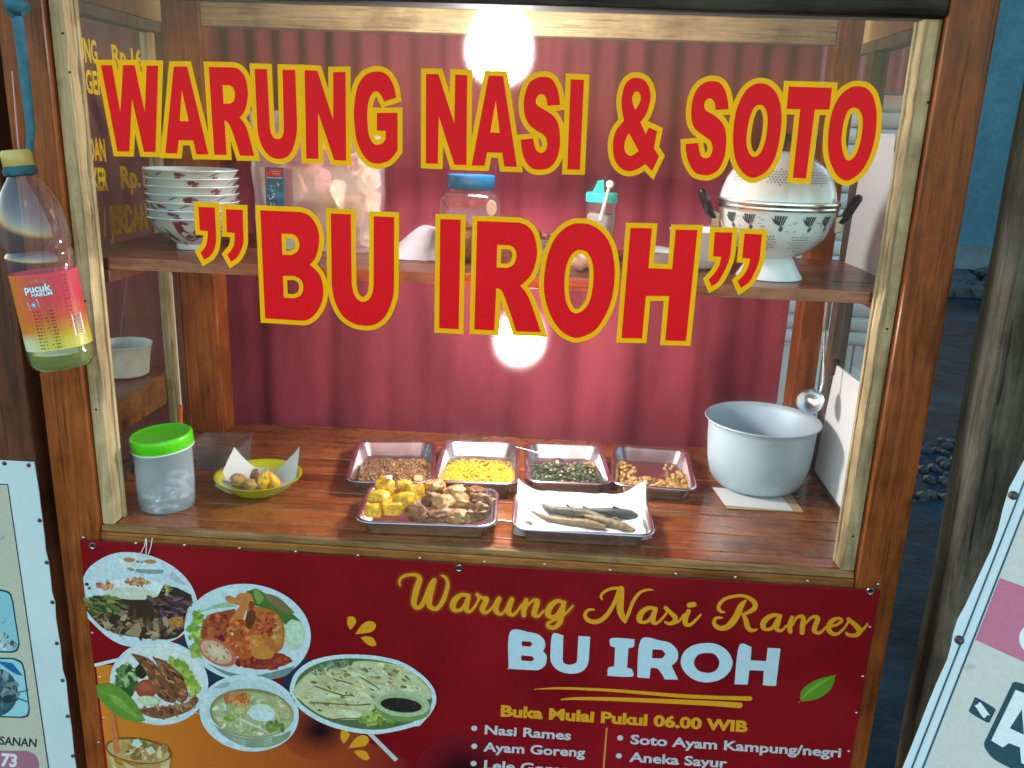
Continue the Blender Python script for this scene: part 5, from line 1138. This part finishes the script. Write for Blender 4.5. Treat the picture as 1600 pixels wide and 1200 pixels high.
# low clear dish of shallots, garlic bulb, white bowl, enamel mug bowl
dc = Vector((.80, .33, Zs)); mb = MB(); mb.rings([rrect(dc.x, dc.y, a, b_, .014, Zs+z) for a, b_, z in ((.075, .05, .001), (.084, .058, .034), (.089, .062, .036), (.089, .062, .038), (.083, .057, .0375), (.073, .048, .003))], True, True)
solo(mb, 'serving_dish', clear('dish_plastic', (.93, .92, .92), .06, 1.5, .22, (.8, .76, .76)), 'low clear plastic dish holding dark red shallots', 'dish', smooth=True)
M_shal = food('shallot_skin', (.16, .03, .03), .4)
for i, (x, y, lb_) in enumerate(((853, 372, 'dark red shallot on the left in the clear dish'), (846, 380, 'dark red shallot low at the front of the clear dish'), (838, 366, 'dark red shallot at the far left of the clear dish'), (765, 378, 'dark red shallot in the clear dish behind the letter R'), (750, 375, 'dark red shallot at the left end of the clear dish'))):
    mb = MB(); c = at(x, y, 'y', .31+.01*(i % 3)); c.z = max(c.z, Zs+.012); mb.blob(c, (.012, .01, .011), i, .2, 2); solo(mb, 'shallot', M_shal, lb_, 'shallot', 'shallots in the clear dish', smooth=True)
gl = thing('garlic_bulb', 'white garlic bulb with brown root on the shelf', 'garlic', (.85, .12, Zs)); gcv = at(910, 398, 'y', .14); gcv.z = Zs+.016
mb = MB(); mb.lathe([(.00001, -.013), (.01, -.012), (.018, -.003), (.017, .006), (.008, .014), (.003, .021), (.002, .026)], gcv, 32, RX(25)@RY(-30), mod=lambda i, a: .08*math.sin(a*6)); mb.build('cloves', plain('garlic_skin', (.74, .64, .54), .5), gl, smooth=True)
mb = MB(); mb.blob(gcv+Vector((.006, -.004, -.011)), (.01, .008, .004), 3, .3); mb.build('root', food('garlic_root', (.18, .1, .05), .9), gl, smooth=True)
wc = Vector((.985, .19, Zs)); mb = MB(); mb.lathe([(.00001, .001), (.03, .001), (.036, .006), (.043, .03), (.046, .034), (.046, .036), (.043, .035), (.034, .008), (.00001, .006)], wc, 40); solo(mb, 'bowl', plain('white_plastic_bowl', (.8, .78, .74), .4), 'small white plastic bowl behind the letter H', 'bowl', loc=wc, smooth=True)
mb = MB(); mb.lathe([(.00001, .036), (.04, .037), (.05, .038), (.05, .0392), (.03, .042), (.00001, .043)], wc, 32, RY(4)); solo(mb, 'saucer', M_porcelain, 'thin white saucer covering the small white bowl', 'saucer', smooth=True)
ec = Vector((1.075, .245, Zs)); mb = MB(); mb.lathe([(.00001, .001), (.03, .001), (.04, .008), (.052, .04), (.057, .07), (.0585, .0715), (.057, .073), (.05, .042), (.037, .011), (.00001, .006)], ec, 44); solo(mb, 'bowl', M_enamel, 'white enamel bowl left behind the colander', 'bowl', loc=ec, smooth=True)

# ------------------------------------------------------------------ enamel colander pot
kc = Vector((1.192, .17, Zs)); co = thing('colander', 'white enamel colander pot with domed lid, black handles and leaf pattern', 'colander', kc)
cp = [(.00001, .012), (.05, .004), (.0565, .0), (.058, .001), (.057, .004), (.047, .02), (.04, .033), (.036, .038), (.05, .043), (.07, .056), (.086, .075), (.096, .098), (.1, .118), (.1015, .128)]
def col_r(z):
    pr = cp[8:]
    for (r0, z0), (r1, z1) in zip(pr, pr[1:]):
        if z <= z1: return r0+(r1-r0)*(z-z0)/(z1-z0)
    return .1015
mb = MB(); mb.lathe(cp+[(.099, .128), (.098, .118), (.08, .072), (.045, .045), (.00001, .042)], kc, 72); mb.build('pot_body', M_enamel, co, smooth=True)
mb = MB(); mb.lathe([(.1, .122), (.1045, .123), (.1055, .126), (.1045, .129), (.1065, .131), (.1075, .134), (.1065, .137), (.1, .139), (.097, .138)], kc, 72); mb.build('steel_rim', M_steel, co, smooth=True)
lidp = [(.0995, .139), (.097, .152), (.09, .172), (.077, .192), (.056, .208), (.03, .217), (.00001, .22)]
mb = MB(); mb.lathe(lidp, kc, 72); ldo = mb.build('lid', M_enamel, co, smooth=True)
mb = MB(); mb.lathe([(.006, .217), (.005, .228), (.013, .236), (.016, .243), (.012, .249), (.00001, .25)], kc, 24); mb.build('knob', M_black, ldo, smooth=True)
def lid_r(z):
    for (r0, z0), (r1, z1) in zip(lidp, lidp[1:]):
        if z <= z1: return r0+(r1-r0)*(z-z0)/(z1-z0)
    return 0
def handle(s):
    a0 = math.radians(182 if s < 0 else -8); d = Vector((math.cos(a0), math.sin(a0), 0)); t = Vector((-d.y, d.x, 0))
    mb = MB(); c = kc+d*.1015+Vector((0, 0, .1)); 
    q = [c-t*.011-d*.002+Vector((0, 0, -.016)), c+t*.011-d*.002+Vector((0, 0, -.016)), c+t*.011+d*.012+Vector((0, 0, -.013)), c-t*.011+d*.012+Vector((0, 0, -.013))]
    mb.rings([q, [v+Vector((0, 0, .028)) for v in q]]); mb.build('bracket', M_steel2, co, bevel=.0015)
    pts = [c+d*.006+Vector((0, 0, .002)), c+d*.016+Vector((0, 0, .012)), c+d*.024+Vector((0, 0, .03)), c+d*.033+Vector((0, 0, .046)), c+d*.036+Vector((0, 0, .05))]
    mb = MB(); R = []
    for i, p in enumerate(pts):
        w = (.012, .016, .019, .019, .013)[i]; h = (.007, .008, .008, .007, .004)[i]; tg = (pts[min(i+1, 4)]-pts[max(i-1, 0)]).normalized(); nn_ = tg.cross(t)
        R.append([p+t*(w*math.cos(2*PI*k/14))+nn_*(h*math.sin(2*PI*k/14)) for k in range(14)])
    mb.rings(R); mb.build('handle', M_black, co, smooth=True)
handle(-1); handle(1)
P = Print(lambda a, z, l: kc+Vector(((col_r(z)+.0005+l)*math.cos(math.radians(a)), (col_r(z)+.0005+l)*math.sin(math.radians(a)), z)), 6e-5); DG = (.05, .075, .075)
for a0 in (-150, -128, -98, -68, -45):
    for j in range(5):
        P.poly([(a0-6+j*2.6, .116), (a0-4+j*2.6, .1165), (a0-3+j*1.5, .104-.001*j), (a0-4.2+j*1.5, .104-.001*j)], DG)
    P.poly([(a0-9, .113), (a0-1, .106), (a0+1, .098), (a0-5, .103)], DG); P.poly([(a0+1, .1), (a0+4, .096), (a0+2, .089), (a0-1, .093)], DG)
    P.strokes([[(a0+7, .104, .0), (a0+13, .108, .0), (a0+18, .103, .0)]], (.3, .36, .36), (0, 0, 1)) if False else None
    for k in range(5): P.ell(a0+10+rb_.uniform(-6, 6), .1+rb_.uniform(-.012, .012), 1.6, .0012, 0, (.32, .38, .38), 8, .2, k)
P.build('leaf_pattern', M_flatink, co)
P = Print(lambda a, z, l: kc+Vector(((col_r(z)+.0006)*math.cos(math.radians(a)), (col_r(z)+.0006)*math.sin(math.radians(a)), z)), 0)
for a0 in (-112, -73, -150, -35):
    for i in range(-4, 5):
        for j in range(-3, 4):
            if (i*i/16+j*j/9) <= 1.05: P.ell(a0+i*3.1+(1.5 if j % 2 else 0), .071+j*.0048, .8, .0011, 0, (.02, .025, .03), 8)
P.build('drain_holes', M_flatink, co)
P = Print(lambda a, z, l: kc+Vector(((lid_r(z)+.0009)*math.cos(math.radians(a)), (lid_r(z)+.0009)*math.sin(math.radians(a)), z+.0005)), 0)
for a0 in (-104, -58, -150, -12):
    for i in range(-4, 5):
        for j in range(-3, 4):
            if (i*i/16+j*j/9) <= 1.05: P.ell(a0+i*3.6+(1.8 if j % 2 else 0), .178+j*.0042, .9, .001, 0, (.02, .025, .03), 8)
for k in range(6): P.ell(-140+rb_.uniform(-8, 8), .185+rb_.uniform(-.012, .012), 2.4, .0009, 0, (.4, .45, .45), 8, .2, k)
P.build('vent_holes', M_flatink, ldo)

# ------------------------------------------------------------------ price list on the left side glass
def pfn(y, z, l): return Vector((-.0817+l, y, z))
P = Print(pfn, 2e-4)
SY = (.78, .55, .02)
def prow(a, b_, txt, h): 
    p, q = at(*a, 'x', -.0817), at(*b_, 'x', -.0817); vs, ts = text_tris(txt, .03); x0 = min(v.x for v in vs); x1 = max(v.x for v in vs); k = (q.y-p.y)/(x1-x0)
    P.tris([(p.y+(v.x-x0)*k, p.z+(q.z-p.z)*(v.x-x0)*k/(q.y-p.y)+v.y*h/.7) for v in vs], ts, SY)
prow((104, 91), (153, 99), 'MPUNG', .04); prow((176, 100), (222, 107), 'Rp.16', .036); prow((116, 142), (165, 148), 'NEGERI', .04); prow((125, 248), (166, 251), 'EROAN', .04); prow((130, 298), (169, 297), 'CEKER', .042); prow((190, 293), (236, 291), 'Rp.1.', .042); prow((138, 372), (232, 358), 'ITI / JERDAN', .055)
P.build('price_lettering', M_flatink, sg)

# ------------------------------------------------------------------ left outside: bottle, cord, posts, side shelf
yB = -.13
bt = thing('drink_bottle', 'empty plastic tea bottle with red orange label hanging on a blue cord', 'bottle', at(60, 420, 'y', yB))
top = at(24, 236, 'y', yB); bot = at(101, 572, 'y', yB); ax = (top-bot); Lb = ax.length; az = ax.normalized(); bxv = (Vector((0, -1, 0))-az*Vector((0, -1, 0)).dot(az)).normalized(); byv = az.cross(bxv)
RB = Matrix((bxv, byv, az)).transposed(); sR = Lb/.335
bp = [(.00001, .012), (.02, .006), (.034, .0), (.042, .002), (.0475, .012), (.0485, .024), (.0485, .03), (.0465, .034), (.0465, .155), (.0485, .16), (.0487, .178), (.0465, .184), (.044, .187), (.0475, .195), (.0485, .205), (.0478, .225), (.043, .252), (.033, .277), (.021, .295), (.0165, .303), (.016, .315)]
bp = [(r*sR*1.02, z*sR) for r, z in bp]
mb = MB(); mb.lathe(bp, bot, 48, RB); mb.build('bottle_body', clear('bottle_plastic', (.96, .93, .95), .05, 1.5, .06, (.85, .82, .88), 2.2), bt, smooth=True)
mb = MB(); mb.lathe([(r*.97, z) for r, z in bp[:5]]+[(.0462*sR, .03*sR), (.0452*sR, .05*sR), (.00001, .05*sR)], bot, 40, RB); mb.build('tinted_base', clear('green_tint', (.6, .8, .25), .1, 1.4, .5, (.45, .6, .13)), bt, smooth=True)
mb = MB(); mb.lathe([(.0205*sR, .312*sR), (.0215*sR, .313*sR), (.0215*sR, .332*sR), (.019*sR, .3365*sR), (.00001, .337*sR)], bot, 40, RB, mod=lambda i, a: .012*math.sin(a*40) if 0 < i < 3 else 0); mb.build('cap', plain('dull_yellow_plastic', (.52, .4, .12), .4), bt, smooth=True)
mb = MB(); mb.lathe([(.017*sR, .298*sR), (.0225*sR, .3*sR), (.024*sR, .306*sR), (.022*sR, .313*sR), (.017*sR, .313*sR)], bot, 32, RB, mod=lambda i, a: .05*math.sin(a*5+i)); mb.build('cord_wrap', plain('teal_cord', (.02, .1, .13), .8, 0, .3, 60), bt, smooth=True)
def lfn(a, z, l):
    an = math.radians(a+24); r = .0468*sR*1.02+.0004+l; return bot+RB@Vector((r*math.cos(an), r*math.sin(an), z*sR))
P = Print(lfn, 8e-5)
n = 40; rows = [(.035, (.62, .6, .12)), (.05, (.62, .5, .06)), (.066, (.6, .28, .03)), (.085, (.64, .1, .04)), (.11, (.64, .05, .07)), (.154, (.66, .06, .1))]
pts = []; cols = []; ts = []
for z, c in rows:
    for i in range(n+1):
        a = -185+370*i/n; w = max(0, min(1, (abs(a+62)-10)/45)) if a < 0 else 0
        k = math.exp(-((a+62)/34)**2); c2 = tuple(c[j]*(1-k)+(.72, .2, .03)[j]*k if z > .06 else c[j]*(1-k)+(.7, .7, .5)[j]*k for j in range(3)); pts.append((a, z)); cols.append(c2)
for r in range(len(rows)-1):
    for i in range(n):
        q = r*(n+1)+i; ts += [(q, q+1, q+n+2), (q, q+n+2, q+n+1)]
P.tris(pts, ts, cols)
def lt(body, a0, a1, z, h, col, bold=.02):
    vs, tts = text_tris(body, bold); x0 = min(v.x for v in vs); x1 = max(v.x for v in vs); P.tris([(a0+(v.x-x0)/(x1-x0)*(a1-a0), z+v.y*h/.7) for v in vs], tts, col)
AW = 1
lt('pucuk', -31, 17, .1275, .0115, (.02, .06, .16), .075); lt('pucuk', -30, 16, .1278, .011, (.8, .84, .86), .035); lt('HARUM', -20, 17, .1205, .0062, (.02, .06, .16), .09); lt('HARUM', -19, 16, .1208, .0058, (.78, .82, .85), .035)
P.poly([(-28, .1), (-9, .104), (-11, .1175), (-30, .113)], (.5, .68, .75)); P.ell(-19, .1085, 6, .004, 0, (.06, .3, .5), 16); P.ell(-19, .1085, 3, .002, 0, (.5, .68, .75), 12)
P.poly([(-26, .14), (-16, .146), (-12, .1415), (-6, .1475), (0, .142), (6, .146), (8, .14)], (.6, .2, .08))
for k in range(12):
    z = .096-k*.0052
    for (a0, a1) in ((-24, -14), (-12, 2), (4, 13)):
        P.poly([(a0+rr.uniform(-1, 1), z), (a1+rr.uniform(-3, 1), z), (a1-1, z+.0022), (a0, z+.0022)], (.22, .03, .02) if k < 8 else (.16, .12, .02))
for k in range(14): P.poly([(34+rr.uniform(0, 4), .146-k*.006), (48+rr.uniform(-6, 2), .146-k*.006), (48, .149-k*.006), (34, .149-k*.006)], (.38, .03, .03))
P.poly([(40, .052), (62, .052), (62, .086), (40, .086)], (.62, .68, .74))
for k in range(9): P.poly([(45, .055+k*.0033), (57, .055+k*.0033), (57, .0566+k*.0033+(k % 3)*.0004), (45, .0566+k*.0033)], (.02, .03, .06))
P.build('label', M_flatink, bt)
M_bcord = plain('blue_cord', (.03, .13, .18), .8, 0, .3, 60)
cdn = thing('cord', 'blue grey cord knotted near the top holding the bottle', 'cord', at(30, 10, 'y', -.075))
mb = MB(); P3 = [at(x, y, 'y', yy) for x, y, yy in ((20, -30, -.06), (25, 10, -.06), (33, 70, -.07), (41, 140, -.09), (48, 200, -.105), (46, 238, -.112))]; mb.tube(P3, [.009, .009, .008, .0075, .0065, .005], 10); mb.build('strand', M_bcord, cdn, smooth=True)
mb = MB(); mb.blob(at(25, 6, 'y', -.068), (.018, .014, .016), 2, .5, 2); mb.blob(at(20, 14, 'y', -.07), (.01, .008, .012), 5, .5, 2); mb.build('knot', M_bcord, cdn, smooth=True)
mb = MB(); mb.tube([at(19, 112, 'y', -.1), at(29, 232, 'y', yB-.01)], .0011, 6); mb.build('thin_string', plain('pink_string', (.5, .25, .24), .7), cdn)
pl = MB().box(-.24, -.099, -.026, .04, 0, 1.95); solo(pl, 'wooden_post', M_post2, 'dark varnished neighbour post at the far left edge', 'post', loc=(-.17, 0, 0), bevel=.004)
ss = thing('side_shelf', 'dim wooden side shelf seen through the left glass', 'shelf', (-.2, .45, 1.0))
MB().box(-.42, -.115, .16, .58, 1.015, 1.04).build('shelf_board', M_shelf, ss, bevel=.002); MB().box(-.118, -.1, .16, .58, .975, 1.042).build('front_lip', M_rail, ss, bevel=.002); MB().box(-.42, -.4, .16, .18, 0, 1.014).build('leg', M_post2, ss); MB().box(-.42, -.4, .56, .58, 0, 1.014).build('leg', M_post2, ss)
b2 = Vector((-.19, .485, 1.0405)); mb = MB(); mb.lathe([(.00001, .001), (.042, .001), (.05, .006), (.055, .045), (.061, .075), (.063, .0765), (.061, .078), (.053, .046), (.047, .01), (.00001, .006)], b2, 44); solo(mb, 'bowl', plain('pale_melamine', (.6, .6, .52), .4), 'pale plain bowl on the dim side shelf at the left', 'bowl', loc=b2, smooth=True)
curtain(-1.1, -.1, lambda x: .8, .5, 1.9, 'reflection_cloth', 'added maroon cloth standing in for the red reflection in the left glass', 5, .6, plain('maroon_cloth', (.2, .05, .042), .8, 0, .3, 5))  # cloth added to imitate the curtain's red reflection in the side glass

# ------------------------------------------------------------------ right outside: shutter, red sheet, log post
m, n, l, b = mat('flaking_white_paint'); v = mapping(n, l, (1, 1, 3), rnd=False); t = noise_tex(n, l, v, 9, 8, .7)
c = ramp(n, l, t, [(.3, (.12, .15, .16)), (.4, (.5, .6, .62)), (.7, (.62, .72, .74))]); l.new(c, b.inputs['Base Color']); b.inputs['Roughness'].default_value = .7
sh = thing('house_front', 'white slatted shutter front under red corrugated sheet seen through the right glass', 'shop front', (1.9, 1.25, 0))
zt = at(1400, 149, 'y', 1.25).z; z = zt; k = 0
zmid = at(1345, 560, 'y', 1.25).z
while z > zmid+.05:
    hgt = .046; mb = MB(); R = []
    for j in range(7): 
        a = PI*j/6; R.append([Vector((x, 1.25-.012*math.sin(a), z-hgt*.5+hgt*.47*math.cos(a))) for x in (1.5, 1.84)])
    mb.rings(R, False, False, closed=False); mb.build('slat', m, sh, smooth=True); z -= hgt; k += 1
MB().box(1.5, 1.84, 1.262, 1.28, .2, zt).build('backing_panel', m, sh)
x = 1.5
while x < 1.79: MB().box(x+.002, x+.043, 1.245, 1.261, .3, z+.02).build('plank', m, sh, bevel=.003); x += .045
mr = plain('red_painted_sheet', (.38, .1, .12), .6, 0, .25, 6)
mb = MB(); mb.grid(lambda u, w: Vector((1.45+.4*u, 1.2+.012*math.sin(u*.4/.035*2*PI), zt+.002+.9*w)), 160, 2); mb.build('corrugated_sheet', mr, sh, smooth=True)
lx = (at(1588, 100, 'y', -.035).x+at(1481, 850, 'y', -.035).x)/2
lg = thing('log_post', 'thick weathered grey wooden post with long dark cracks at the right edge', 'post', (lx+.08, .02, 0))
mb = MB(); R = []
for i in range(50):
    z = -.0+2.0*i/49; w = .004*noise.noise(Vector((z*3, 1, 0))); 
    base_ = [(lx, -.03), (lx+.001+w, -.06), (lx+.006+w, -.088), (lx+.02+w, -.1), (lx+.05+w, -.102), (lx+.13, -.1), (lx+.16, -.08), (lx+.16, -.03)]
    R.append([Vector((x+.003*noise.noise(Vector((x*30, z*5, 2))), y+.004*noise.noise(Vector((x*25, z*7, 5))), z)) for x, y in base_])
mb.rings(R); mb.build('trunk', M_log, lg, smooth=True)
M_crack = plain('crack_dark', (.012, .011, .01), .95)
def crack(pts, w):
    mb = MB(); P3 = [at(x, y, 'y', -.1005) for x, y in pts]; mb.tube(P3, [w*.3]+[w*(.7+.5*math.sin(i*1.7)) for i in range(len(P3)-2)]+[w*.2], 6)
    for v in mb.v: v.y = -.1+(v.y+.1)*.3-.001
    mb.build('crack', M_crack, lg)
crack([(1583, 498), (1579, 520), (1576, 545), (1572, 560), (1569, 580), (1566, 600), (1561, 622), (1558, 636)], .0017); crack([(1549, 678), (1545, 700), (1541, 718), (1537, 740), (1531, 760)], .0022); crack([(1526, 790), (1522, 815), (1517, 840), (1514, 872)], .0018)
